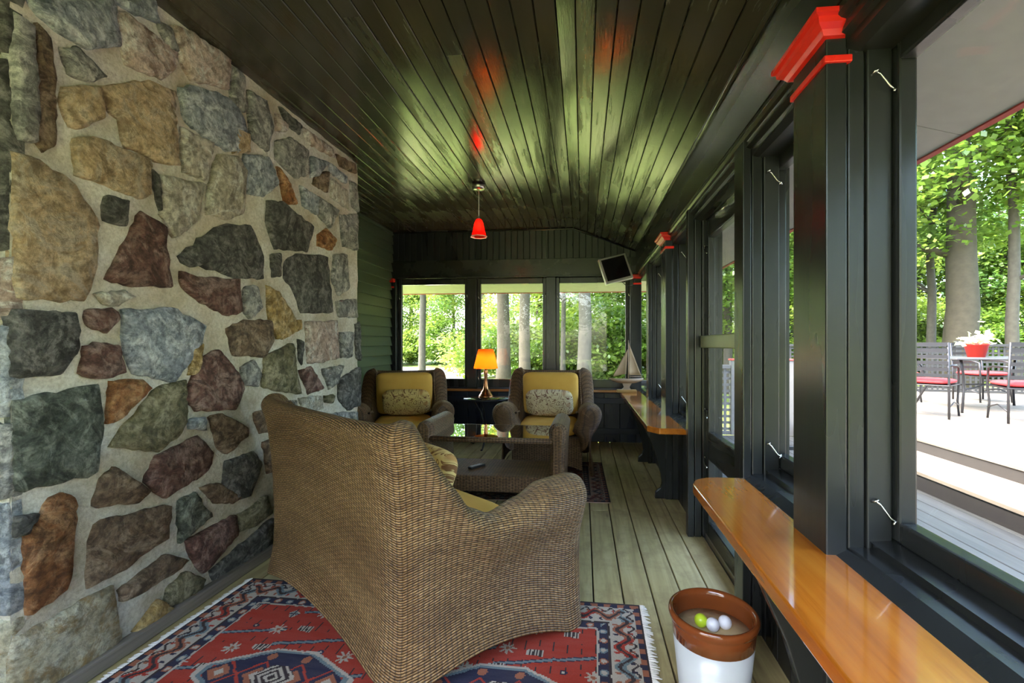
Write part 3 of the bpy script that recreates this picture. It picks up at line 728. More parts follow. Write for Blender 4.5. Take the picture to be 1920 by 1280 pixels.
def place(o, base, rz, loc, rot=(0, 0, 0)):     # put o at chair-local loc
    m = Matrix.Translation(Vector(base)) @ Matrix.Rotation(rz, 4, 'Z') @ Matrix.Translation(Vector(loc)) @ (Matrix.Rotation(rot[2], 4, 'Z') @ Matrix.Rotation(rot[0], 4, 'X') @ Matrix.Rotation(rot[1], 4, 'Y'))
    o.matrix_world = m; return o
def cushions(base, rz, W, D, nm, pm, pl, rp=0):
    o = MB().pillow(W-.20, D-.14, .13, .2, .35, 40, 14).build('seat_cushion', M_gold); place(o, base, rz, (0, D/2+.05, .385)); tag(o, 'gold seat cushion '+nm, 'cushion')
    bh = .45 if W < 1 else .38
    o = MB().pillow(W-(.18 if W < 1 else .26), bh, .15, .22, .5, 40, 14).build('back_cushion', M_gold); place(o, base, rz, (0, .19, .455+bh*.49), (math.radians(78), 0, 0)); tag(o, 'gold back cushion '+nm, 'cushion')
    o = MB().pillow(.48, .29, .14, .45, .8, 36, 14).build('throw_pillow', pm); place(o, base, rz, (rp, .37, .60), (math.radians(66), 0, math.radians(-4))); tag(o, pl, 'pillow')
LS = (-1.132, 1.807, .011); LR = math.radians(-37)
wicker_seat('wicker_loveseat', 'wide brown wicker loveseat with its woven back turned, standing on the red rug', 1.34, .74, 11, LS, LR, M_wick)
cushions(LS, LR, 1.20, .74, 'on the wide wicker loveseat', M_pil1, 'gold scroll-patterned pillow lying on the wicker loveseat', .22)
RC = (-.335, 4.92, .011); RR = math.radians(180)
wicker_seat('wicker_armchair', 'brown wicker armchair with cream scroll pillow, right of the copper lamp', .78, .74, 3, RC, RR, M_wickd, 'wicker armchairs by the end windows')
cushions(RC, RR, .76, .74, 'on the armchair with the cream pillow', M_pil2, 'cream scroll-patterned pillow on the wicker armchair', 0)
LC = (-1.96, 4.88, 0); LRz = math.radians(198)
wicker_seat('wicker_armchair', 'brown wicker armchair with gold scroll pillow, between stone wall and lamp', .78, .74, 3, LC, LRz, M_wickd, 'wicker armchairs by the end windows')
cushions(LC, LRz, .76, .74, 'on the armchair beside the stone wall', M_pil1, 'gold scroll-patterned pillow on the armchair beside the stone wall', -.03)

# ------------------------------------------------------------------ wicker coffee table with glass top
ct = empty('coffee_table', (-.67, 3.53, .011), math.radians(-1)); tag(ct, 'wicker coffee table with glass top and rolled ends', 'table')
for s_ in (-1, 1):
    sec = [(.0, 0), (-.01, .2), (.0, .42)]
    for k in range(11):
        th = math.radians(200-220*k/10); sec.append((.055+.068*math.cos(th)-.0, .55+.068*math.sin(th)))
    sec += [(.11, .42), (.10, .2), (.10, 0)]
    vs_ = []; uu = []
    ny = 14
    for i in range(ny+1):
        y = -.29+.58*i/ny; e = abs(2*i/ny-1); k_ = 1-.5*max(0, e-.86)/.14; v = 0
        for j, (a, z) in enumerate(sec):
            if j: v += math.dist(sec[j], sec[j-1])
            vs_.append((s_*(.44+.055+(a-.055)*k_), y, z if z < .4 else .5+(z-.5)*(.75+.25*k_))); uu.append((y, v))
    m = len(sec); fs = [(i*m+k, (i+1)*m+k, (i+1)*m+k+1, i*m+k+1) for i in range(ny) for k in range(m-1)]
    mb = MB().add(vs_, fs, [[uu[z] for z in q] for q in fs], True)
    mb.add(vs_[:m], [tuple(range(m))], [[(vs_[k][0], vs_[k][2]) for k in range(m)]]); mb.add(vs_[-m:], [tuple(range(m))], [[(vs_[-m+k][0], vs_[-m+k][2]) for k in range(m)]])
    mb.build('rolled_end', M_wickd, ct)
def uvbox(x0, x1, y0, y1, z0, z1):
    mb = MB().box(x0, x1, y0, y1, z0, z1)
    for i, f in enumerate(mb.f):
        vv = [mb.v[k] for k in f]; ax = [0, 0, 1, 0, 1, 0][0]
        rng = [max(p[a] for p in vv)-min(p[a] for p in vv) for a in range(3)]; d = rng.index(min(rng)); ab = [a for a in range(3) if a != d]
        mb.uv[i] = [(p[ab[0]], p[ab[1]]) for p in vv]
    return mb
uvbox(-.45, .45, -.25, .25, .10, .22).build('lower_shelf', M_wickd, ct, .012)
for y_ in (-.262, .262): MB().tube([(-.46, y_, .488), (.46, y_, .488)], .020, 10).build('top_rail', M_wickd, ct)
MB().box(-.45, .45, -.25, .25, .497, .507).build('glass_top', M_tglass, ct)
rc = MB().box(-.022, .022, -.075, .075, 0, .018).build('remote_control', plain('remote_black', (.03, .03, .03), .35), None, .006); rc.location = (-.83, 3.50, .2325); rc.rotation_euler = (0, 0, math.radians(-35)); tag(rc, 'small black remote control lying on the table shelf', 'remote')
btn = MB()
for i in range(3):
    for j in range(6): btn.box(-.014+i*.011, -.007+i*.011, -.055+j*.017, -.045+j*.017, .018, .020)
btn.build('buttons', plain('button_grey', (.5, .5, .5), .5), rc)

# ------------------------------------------------------------------ side table, lamp, sailboat
st = empty('side_table', (-1.12, 5.22, 0)); tag(st, 'round glass side table on curved dark iron legs under the lamp', 'table')
MB().lathe([(0, .572), (.27, .572), (.275, .577), (.27, .582), (0, .582)], 0, 0, 48).build('glass_top', M_tglass, st)
MB().tube([(.26*math.cos(2*math.pi*k/40), .26*math.sin(2*math.pi*k/40), .564) for k in range(40)], .009, 8, True).build('top_ring', M_iron, st)
for k in range(3):
    a = 2*math.pi*k/3+.5; c_, s_ = math.cos(a), math.sin(a)
    MB().tube([(r*c_, r*s_, z) for r, z in ((.25, .56), (.19, .50), (.10, .40), (.05, .28), (.07, .16), (.14, .06), (.22, .012), (.26, .02))], .010, 8).build('leg', M_iron, st)
tl = empty('table_lamp', (-1.13, 5.22, .5825)); tag(tl, 'copper table lamp with glowing orange shade on the glass side table', 'lamp')
MB().lathe([(.0, 0), (.088, 0), (.09, .012), (.078, .02), (.075, .034), (.060, .045), (.058, .06), (.042, .078), (.034, .09), (.030, .11), (.024, .13), (.018, .2), (.022, .26), (.026, .30), (.018, .33), (.012, .36), (0, .36)], 0, 0, 28).build('lamp_base', M_copper, tl)
b = NB('lamp_shade_fabric'); b.t.nodes.remove(b.b); d_ = b.n('BsdfDiffuse'); d_.inputs[0].default_value = (.85, .36, .07, 1); t_ = b.n('BsdfTranslucent'); t_.inputs[0].default_value = (.95, .42, .08, 1); mx = b.n('MixShader'); mx.inputs[0].default_value = .65
b.l(d_.outputs[0], mx.inputs[1]); b.l(t_.outputs[0], mx.inputs[2]); b.l(mx.outputs[0], b.out.inputs[0]); M_shade = b.m
MB().lathe([(.142, .335), (.088, .56), (.086, .56), (.140, .335)], 0, 0, 40).build('lamp_shade', M_shade, tl)
MB().lathe([(0, .40), (.02, .41), (.03, .44), (.028, .465), (.014, .49), (.013, .37)][::-1], 0, 0, 16).build('bulb', glow_mat('bulb_glow', (1, .8, .5), 14, (1, .55, .2)), tl)
pl_ = bpy.data.lights.new('lamp_light', 'POINT'); pl_.energy = 14; pl_.color = (1, .55, .2); pl_.shadow_soft_size = .035; po = bpy.data.objects.new('lamp_light', pl_); C.objects.link(po); po.parent = tl; po.location = (0, 0, .445)
MB().tube([(.09, .0, .008), (.2, .03, .006), (.27, .05, .0), (.285, .1, -.2), (.2, .2, -.5), (.1, .33, -.57)], .003, 6).build('cord', plain('cord_brown', (.2, .1, .05), .5), tl)

sb = empty('model_sailboat', (.50, 5.28, .646)); tag(sb, 'wooden model sailboat with cream sails standing on the far ledge', 'model boat')
M_cream = plain('sail_cream', (.40, .30, .19), .7); M_hull = plain('hull_tan', (.36, .26, .18), .4)
MB().box(-.11, .11, -.045, .045, 0, .032).build('stand', wood_mat('stand_wood', (.3, .15, .04), (.42, .24, .07), (.5, .3, .1), .4, 0), sb, .004)
vs_ = []; fs = []; NH = 16
for i in range(NH+1):
    t = 2*i/NH-1; x = .19*t; wd = .045*(1-abs(t)**2.4); dp = .05*(1-t*t)**.7
    for (a, z) in ((-wd, .155+.012*t*t), (-wd*.8, .155-dp*.6), (0, .155-dp-.004), (wd*.8, .155-dp*.6), (wd, .155+.012*t*t)): vs_.append((x, a, z))
fs = [(i*5+k, (i+1)*5+k, (i+1)*5+(k+1) % 5, i*5+(k+1) % 5) for i in range(NH) for k in range(5)]
MB().add(vs_, fs, None, True).build('hull', M_hull, sb)
MB().prism([(-.05, .11), (.06, .11), (.03, .06), (.055, .03), (-.06, .03), (-.03, .06)], -.008, .008, 'y').build('keel', M_hull, sb)
MB().tube([(.02, 0, .15), (.02, 0, .60)], [.006, .003], 8).build('mast', M_hull, sb)
MB().tube([(.02, 0, .185), (.17, 0, .18)], .004, 6).build('boom', M_hull, sb)
def sail(p0, p1, p2, nm):
    vs_ = []; N = 8
    for i in range(N+1):
        for j in range(N+1-i):
            a, b_ = i/N, j/N; c_ = 1-a-b_; q = [p0[k]*c_+p1[k]*a+p2[k]*b_ for k in range(3)]; q[1] += .03*4*a*c_+.02*b_*(1-b_); vs_.append(q)
    idx = {}; n_ = 0
    for i in range(N+1):
        for j in range(N+1-i): idx[i, j] = n_; n_ += 1
    fs = []
    for i in range(N):
        for j in range(N-i):
            fs.append((idx[i, j], idx[i+1, j], idx[i, j+1]))
            if j < N-i-1: fs.append((idx[i+1, j], idx[i+1, j+1], idx[i, j+1]))
    o = MB().add(vs_, fs, None, True).build(nm, M_cream, sb); s_ = o.modifiers.new('solid', 'SOLIDIFY'); s_.thickness = .002
sail((.028, 0, .20), (.165, 0, .195), (.022, 0, .58), 'mainsail'); sail((-.005, 0, .21), (-.16, 0, .18), (.014, 0, .50), 'jib')

# ------------------------------------------------------------------ pendant lamp and television
pd = empty('pendant_lamp', (-.93, 4.0, 0)); tag(pd, 'red glass pendant lamp hanging from the plank ceiling', 'lamp')
MB().lathe([(0, 2.635), (.062, 2.635), (.058, 2.60), (.045, 2.585), (.012, 2.582), (0, 2.582)], 0, 0, 28).build('canopy', M_steel, pd)
MB().tube([(0, 0, 2.585), (0, 0, 2.33)], .0035, 8).build('cord', plain('white_cord', (.7, .7, .68), .4), pd)
MB().lathe([(0, 2.345), (.016, 2.345), (.018, 2.31), (.0, 2.31)], 0, 0, 16).build('socket', M_steel, pd)
b = NB('red_glass'); b.t.nodes.remove(b.b); d_ = b.n('BsdfTransparent'); d_.inputs[0].default_value = (.9, .05, .04, 1); t_ = b.n('BsdfTranslucent'); t_.inputs[0].default_value = (.95, .05, .04, 1); mx = b.n('MixShader'); mx.inputs[0].default_value = .6; g_ = b.n('BsdfGlossy'); g_.inputs['Roughness'].default_value = .08; m2 = b.n('MixShader'); m2.inputs[0].default_value = .1
b.l(d_.outputs[0], mx.inputs[1]); b.l(t_.outputs[0], mx.inputs[2]); b.l(mx.outputs[0], m2.inputs[1]); b.l(g_.outputs[0], m2.inputs[2]); b.l(m2.outputs[0], b.out.inputs[0]); M_redglass = b.m
prof = [(.018, 2.325), (.030, 2.31), (.042, 2.28), (.050, 2.24), (.060, 2.20), (.074, 2.165)]
MB().lathe(prof+[(r-.004, z) for r, z in prof[::-1]], 0, 0, 8, False).build('glass_shade', M_redglass, pd)
MB().tube([(.074*math.cos(2*math.pi*(k+.0)/8), .074*math.sin(2*math.pi*k/8), 2.164) for k in range(8)], .0045, 6, True).build('shade_rim', plain('pink_glass_rim', (.85, .45, .4), .15), pd)
MB().lathe([(0, 2.21), (.018, 2.22), (.024, 2.245), (.018, 2.27), (.01, 2.30)], 0, 0, 14).build('bulb', glow_mat('pendant_bulb', (1, .8, .5), 10, (1, .62, .3)), pd)
pl_ = bpy.data.lights.new('pendant_light', 'POINT'); pl_.energy = 2.5; pl_.color = (1, .5, .22); pl_.shadow_soft_size = .025; po = bpy.data.objects.new('pendant_light', pl_); C.objects.link(po); po.parent = pd; po.location = (0, 0, 2.245)

tv = empty('television', (.36, 5.08, 2.03)); tv.rotation_euler = (math.radians(-12), math.radians(-15), math.radians(14)); tag(tv, 'small silver flat television tilted on a corner wall arm', 'television')
MB().box(-.16, .16, -.02, .03, -.15, .15).build('casing', plain('tv_silver', (.55, .54, .52), .35, .5), tv, .006)
MB().box(-.135, .135, -.024, -.018, -.12, .128).build('screen', plain('tv_screen', (.008, .008, .009), .12), tv)
MB().tube([(0, .03, 0), (.05, .16, .05), (.1, .3, .08), (.22, .42, .09)], .016, 8).build('wall_arm', M_iron, tv)
MB().tube([(.02, .03, -.12), (.08, .06, -.2), (.18, .12, -.19), (.26, .2, -.1)], .004, 6).build('cable', M_iron, tv)

# ------------------------------------------------------------------ crock with golf balls
cr = empty('stoneware_crock', (.43, 1.555, 0)); tag(cr, 'white stoneware crock with glazed brown rim, standing under the ledge', 'crock')
M_crw = plain('crock_white', (.44, .47, .49), .25, 0, .08, 8); M_crb = plain('crock_brown_glaze', (.17, .045, .012), .08, 0, .3, 9)
zs = .235
MB().lathe([(0, .0), (.098, .0), (.104, .008), (.128, zs), (.120, zs), (.098, .03), (0, .03)], 0, 0, 48).build('crock_body', M_crw, cr)
MB().lathe([(.1285, zs), (.133, .282), (.134, .288), (.139, .294), (.143, .306), (.141, .316), (.135, .320), (.127, .316), (.124, .30), (.121, .25), (.116, .24), (.1145, zs)], 0, 0, 48).build('glazed_rim', M_crb, cr)
MB().lathe([(0, .250), (.06, .251), (.120, .254), (.120, .235), (0, .235)], 0, 0, 40).build('sand_fill', plain('sand', (.55, .44, .24), .9, 0, .2, 40, .3), cr)
for (x, y, c_, nm) in ((-.035, .015, (.55, .75, .04), 'yellow-green golf ball in the stoneware crock'), (-.002, -.005, (.82, .84, .88), 'white golf ball beside the yellow one in the crock'), (.042, .012, (.80, .82, .88), 'white golf ball nearest the crock wall')):
    b_ = MB().lathe([(.0214*math.sin(math.pi*k/12), -.0214*math.cos(math.pi*k/12)) for k in range(13)], 0, 0, 20).build('golf_ball', plain('ball_%s' % nm[:5], c_, .3, 0, .03)); b_.location = (.43+x, 1.555+y, 1.0); b_.location.z = .272; tag(b_, nm, 'golf ball')

# ------------------------------------------------------------------ rugs
def rug(name, label, x0, x1, y0, y1, rz, step, pal, seed, fringe=True):
    W, L = x1-x0, y1-y0; nx, ny = int(W/step), int(L/step); rnd = random.Random(seed)
    red, navy, cream, rust, teal, dk = pal
    def colour(x, y):      # x, y measured from the rug's corner
        e = min(x, W-x, y, L-y); al = (y if min(x, W-x) < min(y, L-y) else x)
        h1 = math.sin(al*2*math.pi/.11)
        if e < .012: return dk
        if e < .035: return rust if int(al/.03) % 2 else navy
        if e < .145:                                   # main border, cream with a meander of hooked motifs
            c0 = .09+.022*h1; d = abs(e-c0)
            if d < .008: return dk
            if d < .022: return (red, rust, teal)[int(al/.11+.25) % 3]
            if abs(e-.055-.012*math.sin(al*2*math.pi/.055)) < .005: return dk
            r_ = math.hypot(((al+.027) % .055)-.0275, e-(.12 if h1 < 0 else .062))
            if r_ < .012: return (rust, navy, red)[int(al/.055) % 3]
            return cream
        if e < .155: return dk
        if e < .19:
            r_ = math.hypot((al % .06)-.03, e-.172); return cream if r_ < .010 else ((teal if int(al/.06) % 2 else rust) if r_ < .016 else navy)
        if e < .20: return cream
        # field
        px, py = x, y
        for (mx_, my_) in meds:
            dx, dy = abs(px-mx_), abs(py-my_)
            st_ = .012*(int(dy/.024) % 2)
            k = max(dx/.36+dy/.19, dx/.30, dy/.145)+st_*.8
            k2 = dx/.36+max(0, dy-.04)/.13
            v = max(min(k, 9), k2*.92)
            if v < 1.0:
                if v > .93: return cream
                if v > .86: return teal
                cxm = (dx % .14)-.07; rr = abs(cxm)+abs(dy)
                if dx < .07 and abs(dy) < .06 and dx+dy < .09: return cream if int((dx+dy)/.014) % 2 else dk
                if rr < .020: return cream
                if rr < .045: return rust
                if abs(rr-.07) < .006: return red
                if math.hypot(cxm, dy-.10) < .018: return rust
                return navy
        gx, gy = px/.12, py/.12; ix, iy = math.floor(gx), math.floor(gy); fx, fy = gx-ix-.5, gy-iy-.5
        hsh = (ix*7349+iy*9151+seed*31) % 97
        ox, oy = ((hsh % 7)-3)*.04, ((hsh//7 % 7)-3)*.04; r_ = math.hypot(fx-ox, fy-oy); th = math.atan2(fy-oy, fx-ox)
        kind = hsh % 5
        if kind == 0:
            if r_ < .07: return rust
            if r_ < .20+.09*math.cos(8*th): return cream
        elif kind == 1:
            d = abs(fx-ox)+abs(fy-oy)
            if d < .24 and (abs(fx-ox) < .02 or abs(fy-oy) < .02): return navy
            if d < .24: return cream if int(d/.06) % 2 else teal
        elif kind == 2:
            if abs(fx-ox) < .26 and abs(fy-oy) < .14+.1*(fx-ox): return cream if int((fx-ox+5)/.06) % 2 else dk
        elif kind == 3:
            if r_ < .05: return cream
            if r_ < .11: return navy
        dz = abs(((py+.09*math.copysign(1, math.sin(px*14))*abs(((px*2.2) % 1)-.5)) % .21)-.105)
        if dz < .006: return teal
        if dz < .010: return navy
        if abs((px*1.0+py*.0) % .055-.0275) < .0018 and int(py/.06) % 2: return dk
        return red
    meds = [(W*.30, L-.62), (W*.72, L-.60), (W*.30, L-1.35), (W*.72, L-1.35)] if L > 1.5 else [(W*.5, L*.5)]
    vs_ = []; cols = []
    for j in range(ny+1):
        for i in range(nx+1):
            x, y = W*i/nx, L*j/ny; vs_.append((x-W/2, y-L/2, .009+.0012*noise.noise(Vector((x*5, y*5, seed)))))
    fs = [(j*(nx+1)+i, j*(nx+1)+i+1, (j+1)*(nx+1)+i+1, (j+1)*(nx+1)+i) for j in range(ny) for i in range(nx)]
    for j in range(ny):
        for i in range(nx):
            x, y = W*(i+.5)/nx, L*(j+.5)/ny
            x += .004*noise.noise(Vector((x*30, y*30, 2))); y += .004*noise.noise(Vector((x*30, y*30, 7)))
            cols.append(colour(x, y))
    b = NB(name+'_wool'); at = b.n('VertexColor', layer_name='Col'); n_ = b.noise(b.coord('Object'), 260, 3, .7); n2 = b.noise(b.coord('Object', (1, 6, 1)), 5, 4, .6)
    c = b.mix(b.math('MULTIPLY', n_, .5), at.outputs[0], (0, 0, 0)); c = b.mix(b.math('MULTIPLY', n2, .10), c, (.5, .42, .36)); b.bump(n_, .5, .004); mat = b.fin(c, .95, 0, .1)
    root = empty(name, ((x0+x1)/2, (y0+y1)/2, 0), rz); tag(root, label, 'rug')
    o = MB().add(vs_, fs).build('pile', mat, root); ca = o.data.color_attributes.new('Col', 'FLOAT_COLOR', 'CORNER')
    flat = []
    for c in cols: flat += [c[0], c[1], c[2], 1]*4
    ca.data.foreach_set('color', flat)
    MB().box(-W/2, W/2, -L/2, L/2, .001, .007).build('backing', plain('rug_back', (.3, .2, .15), .9), root)
    if fringe:
        mb = MB()
        for sx in (-1, 1):
            y = -L/2
            while y < L/2:
                a = rnd.uniform(-.01, .01); x_ = sx*W/2; ln = rnd.uniform(.018, .034)
                mb.tube([(x_-sx*.004, y, .008), (x_+sx*ln*.5, y+a*.5, .007), (x_+sx*ln, y+a, .003)], [.004, .0035, .002], 5); y += .008
        f = mb.build('fringe', plain('fringe_white', (.72, .68, .62), .9), root); f['kind'] = 'stuff'
    return root
pal = ((.40, .035, .018), (.012, .016, .05), (.50, .44, .36), (.36, .12, .06), (.16, .22, .24), (.03, .02, .025))
rug('patterned_rug', 'large red rug with navy medallions and white fringe under the loveseat', -1.70, .235, .15, 2.13, math.radians(-1.5), .0055, pal, 3)
pal2 = ((.16, .035, .03), (.012, .016, .04), (.26, .19, .15), (.22, .08, .05), (.10, .10, .11), (.02, .015, .02))
rug('patterned_rug', 'smaller dark red and blue rug under the wicker coffee table', -1.25, .20, 3.44, 4.60, math.radians(1), .008, pal2, 8, False)

# ------------------------------------------------------------------ outside: decks, steps, fences
gd = struct('ground')
b = NB('forest_ground'); v = b.coord('Object'); c = b.ramp(b.noise(v, .35, 6, .65), [(.35, (.06, .09, .025)), (.5, (.16, .22, .05)), (.65, (.30, .27, .16))]); b.bump(b.noise(v, 6, 6, .7), .6, .1); M_ground = b.fin(c, .95, 0, .1)
MB().add([(-70, -40, -.55), (70, -40, -.55), (70, 90, -.55), (-70, 90, -.55)], [(0, 1, 2, 3)]).build('ground_plane', M_ground, gd)
dv = MB().prism([(-26, 18), (-6.0, 19.5), (-4.6, 24), (-7.0, 29), (-14, 33), (-32, 35)], -.55, -.50, 'z').build('driveway', plain('pale_gravel', (.62, .60, .57), .9, 0, .12, 30, .2)); dv['kind'] = 'structure'
gp = MB().prism([(-9.0, 29.5), (-5.2, 26.0), (-3.0, 28), (-5, 32)], -.549, -.47, 'z').build('grass_patch', plain('sunny_grass', (.30, .36, .07), .9, 0, .3, 20, .5)); gp['kind'] = 'structure'
dk = struct('deck')
x = .9
while x < 2.78:
    MB().box(x, x+.137, -3.0, 6.3, -.045, -.02).build('deck_board', M_deck, dk, .003, 1); x += .143
MB().box(.86, 2.8, -3.0, 6.3, -.5, -.05).build('deck_frame', M_iron, dk)
M_riser = plain('riser_shade_tone', (.03, .026, .025), .7)  # shade on the upright faces is put into this dark colour
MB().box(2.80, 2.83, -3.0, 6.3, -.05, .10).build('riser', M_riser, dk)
x = 2.79
for k in range(4): MB().box(x, x+.132, -3.0, 6.3, .105, .137).build('step_board', M_steps, dk, .003, 1); x += .137
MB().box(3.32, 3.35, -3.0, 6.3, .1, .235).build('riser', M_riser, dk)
x = 3.31; k = 0
while x < 11.0:
    MB().box(x, x+.137, -3.0, 10.5, .238, .27).build('deck_board', M_steps, dk, .003, 1); x += .143
MB().box(3.36, 11.0, -3.0, 10.5, -.5, .236).build('deck_frame', M_iron, dk)
M_lat = plain('lattice_paint', (.016, .017, .019), .5); M_latg = plain('lattice_grey', (.16, .155, .15), .6)
def fence(p0, p1, z0, z1, label, mat, capm=None, pitch_=.085, posts=None):
    a, b_ = Vector(p0), Vector(p1); L = (b_-a).length; ang = math.atan2(b_.y-a.y, b_.x-a.x)
    o = empty('lattice_fence', (a.x, a.y, 0), ang); tag(o, label, 'fence')
    mb = MB(); x = 0
    while x < L: mb.box(x, x+.035, -.008, .0, z0+.05, z1-.05); x += pitch_
    z = z0+.06
    while z < z1-.05: mb.box(0, L, 0, .008, z, z+.035); z += pitch_
    q = mb.build('lattice', mat, o)
    MB().box(0, L, -.03, .03, z1-.05, z1).build('top_rail', mat, o, .004); MB().box(0, L, -.025, .025, z0, z0+.05).build('bottom_rail', mat, o, .004)
    for t in (posts or (0, L/2, L)):
        MB().box(t-.045, t+.045, -.045, .045, z0, z1+.06).build('post', mat, o, .005)
        if capm: MB().box(t-.055, t+.055, -.055, .055, z1+.06, z1+.085).build('post_cap', capm, o, .005)
    return o
fence((3.4, 10.4), (11, 8.6), .27, 1.2, 'dark lattice fence behind the patio table', M_lat)
fence((1.3, 6.35), (2.75, 6.35), -.02, .92, 'grey lattice railing at the end of the lower deck', M_latg, M_fascia)
fence((2.92, 6.45), (3.55, 7.6), .0, 1.1, 'taller grey lattice railing with red post caps beside the steps', M_latg, M_fascia)
fence((-2.4, 6.9), (1.2, 6.9), -.5, .66, 'low lattice railing outside the end windows', M_lat)

# patio furniture
pt = empty('patio_table', (5.80, 7.10, .27)); tag(pt, 'long dark metal patio table on the upper deck', 'table')
MB().box(-.85, .85, -.55, .55, .72, .745).build('table_top', plain('patio_top', (.07, .075, .085), .35, .3), pt, .01)
for sx in (-1, 1):
    for sy in (-1, 1): MB().tube([(sx*.70, sy*.42, .72), (sx*.62, sy*.36, .5), (sx*.60, sy*.34, .3), (sx*.70, sy*.44, .0)], .016, 8).build('leg', M_iron, pt)
MB().tube([(-.6, -.34, .3), (0, 0, .36), (.6, .34, .3)], .010, 8).tube([(.6, -.34, .3), (0, 0, .36), (-.6, .34, .3)], .010, 8).build('stretcher', M_iron, pt)
def patio_chair(loc, rz, label, cl):
    o = empty('patio_chair', loc, rz); tag(o, label, 'chair', 'metal patio chairs')
    for sx in (-1, 1):
        MB().tube([(sx*.25, -.24, 0), (sx*.25, -.24, .42), (sx*.25, -.29, .95)], .014, 8).build('back_leg', M_iron, o)
        MB().tube([(sx*.25, .24, 0), (sx*.24, .22, .2), (sx*.25, .24, .42), (sx*.25, .22, .63), (sx*.25, .10, .66), (sx*.25, -.26, .66)], .013, 8).build('arm', M_iron, o)
        MB().tube([(sx*.25, -.24, .14), (sx*.25, .0, .20), (sx*.25, .24, .14)], .008, 6).build('side_stretcher', M_iron, o)
    for k in range(6):
        z = .52+.078*k; MB().box(-.25, .25, -.262-.0*k-.05*(z-.42)/.53, -.254-.05*(z-.42)/.53, z, z+.042).build('back_slat', M_iron, o)
    MB().box(-.26, .26, -.26, .26, .405, .42).build('seat', M_iron, o, .006)
    c = MB().pillow(.5, .5, .07, .3, .5, 28, 10).build('chair_cushion', M_cush); c.matrix_world = Matrix.Translation(Vector(loc)) @ Matrix.Rotation(rz, 4, 'Z') @ Matrix.Translation((0, .01, .455)); tag(c, cl, 'cushion', 'red patio cushions')
M_cush = plain('red_cushion', (.42, .018, .022), .8, 0, .12)
patio_chair((4.50, 6.40, .27), math.radians(-48), 'black metal patio chair with ladder back turned to the steps', 'red cushion on the patio chair beside the steps')
patio_chair((5.25, 5.95, .27), math.radians(-18), 'black metal patio chair at the long side of the patio table', 'red cushion on the chair at the table side')
patio_chair((5.2, 8.1, .27), math.radians(165), 'black metal patio chair behind the patio table', 'red cushion on the chair behind the table')
patio_chair((6.5, 8.1, .27), math.radians(185), 'black metal patio chair between patio table and lattice fence', 'red cushion on the chair by the lattice fence')
fp = empty('flower_pot', (5.61, 7.08, 1.015)); tag(fp, 'red flower pot with leafy plant on the patio table', 'plant pot')
MB().lathe([(0, 0), (.095, 0), (.135, .17), (.142, .17), (.142, .20), (.125, .20), (.12, .17), (0, .165)], 0, 0, 28).build('pot', plain('pot_red', (.45, .022, .012), .4), fp)
M_leaf1 = leaf_mat('leaf_green', (.05, .11, .014), (.16, .26, .034)); M_leaf2 = leaf_mat('leaf_yellow_green', (.085, .155, .02), (.24, .32, .05)); M_leaf3 = leaf_mat('leaf_deep_green', (.03, .075, .014), (.09, .18, .032))
def leaves(n_, fn, size, rnd):
    vs_ = []; fs = []
    for i in range(n_):
        p = Vector(fn(rnd)); L = size*rnd.uniform(.6, 1.3); d = Vector((rnd.gauss(0, 1), rnd.gauss(0, 1), rnd.gauss(0, .5)-.2)).normalized(); s_ = d.cross(Vector((rnd.gauss(0, .5), rnd.gauss(0, .5), 1))).normalized()*L*.36
        k = len(vs_); vs_ += [p, p+d*L*.5+s_, p+d*L, p+d*L*.5-s_]; fs.append((k, k+1, k+2, k+3))
    return MB().add(vs_, fs)
rnd = random.Random(5)
q = leaves(90, lambda r: (r.gauss(0, .09), r.gauss(0, .09), .19+abs(r.gauss(0, .09))), .10, rnd).build('foliage', leaf_mat('pot_leaf', (.25, .33, .10), (.6, .65, .4)), fp); q['kind'] = 'stuff'

# ------------------------------------------------------------------ trees
M_bark = plain('bark_grey', (.06, .052, .04), .9, 0, .5, 9, .9); M_bark2 = plain('bark_brown', (.045, .036, .023), .9, 0, .5, 9, .9)
rnd = random.Random(11)
def crown(n_, R, zc_, zr, size, seed, clumps=46):
    r = random.Random(seed); cl = []
    for i in range(clumps):
        th = r.uniform(0, 6.283); rr = R*math.sqrt(r.uniform(.02, 1)); cl.append((rr*math.cos(th), rr*math.sin(th), zc_+zr*r.uniform(-1, 1)*math.sqrt(max(.05, 1-(rr/R)**2))))
    def fn(q):
        c = cl[q.randrange(clumps)]; s_ = R*.17; return (c[0]+q.gauss(0, s_), c[1]+q.gauss(0, s_), c[2]+q.gauss(0, s_*.45))
    return leaves(n_, fn, size, r)
CR = [mesh_of(crown(17000, 3.4, 6.4, 3.6, .17, 1), 'foliage', M_leaf1), mesh_of(crown(17000, 3.0, 5.6, 3.8, .16, 2), 'foliage', M_leaf2), mesh_of(crown(15000, 3.6, 7.0, 3.2, .18, 3), 'foliage', M_leaf3)]
BU = [mesh_of(crown(8000, 1.6, 1.1, 1.2, .12, 4, 30), 'foliage', M_leaf2), mesh_of(crown(8000, 1.5, 1.2, 1.3, .12, 5, 30), 'foliage', M_leaf1)]
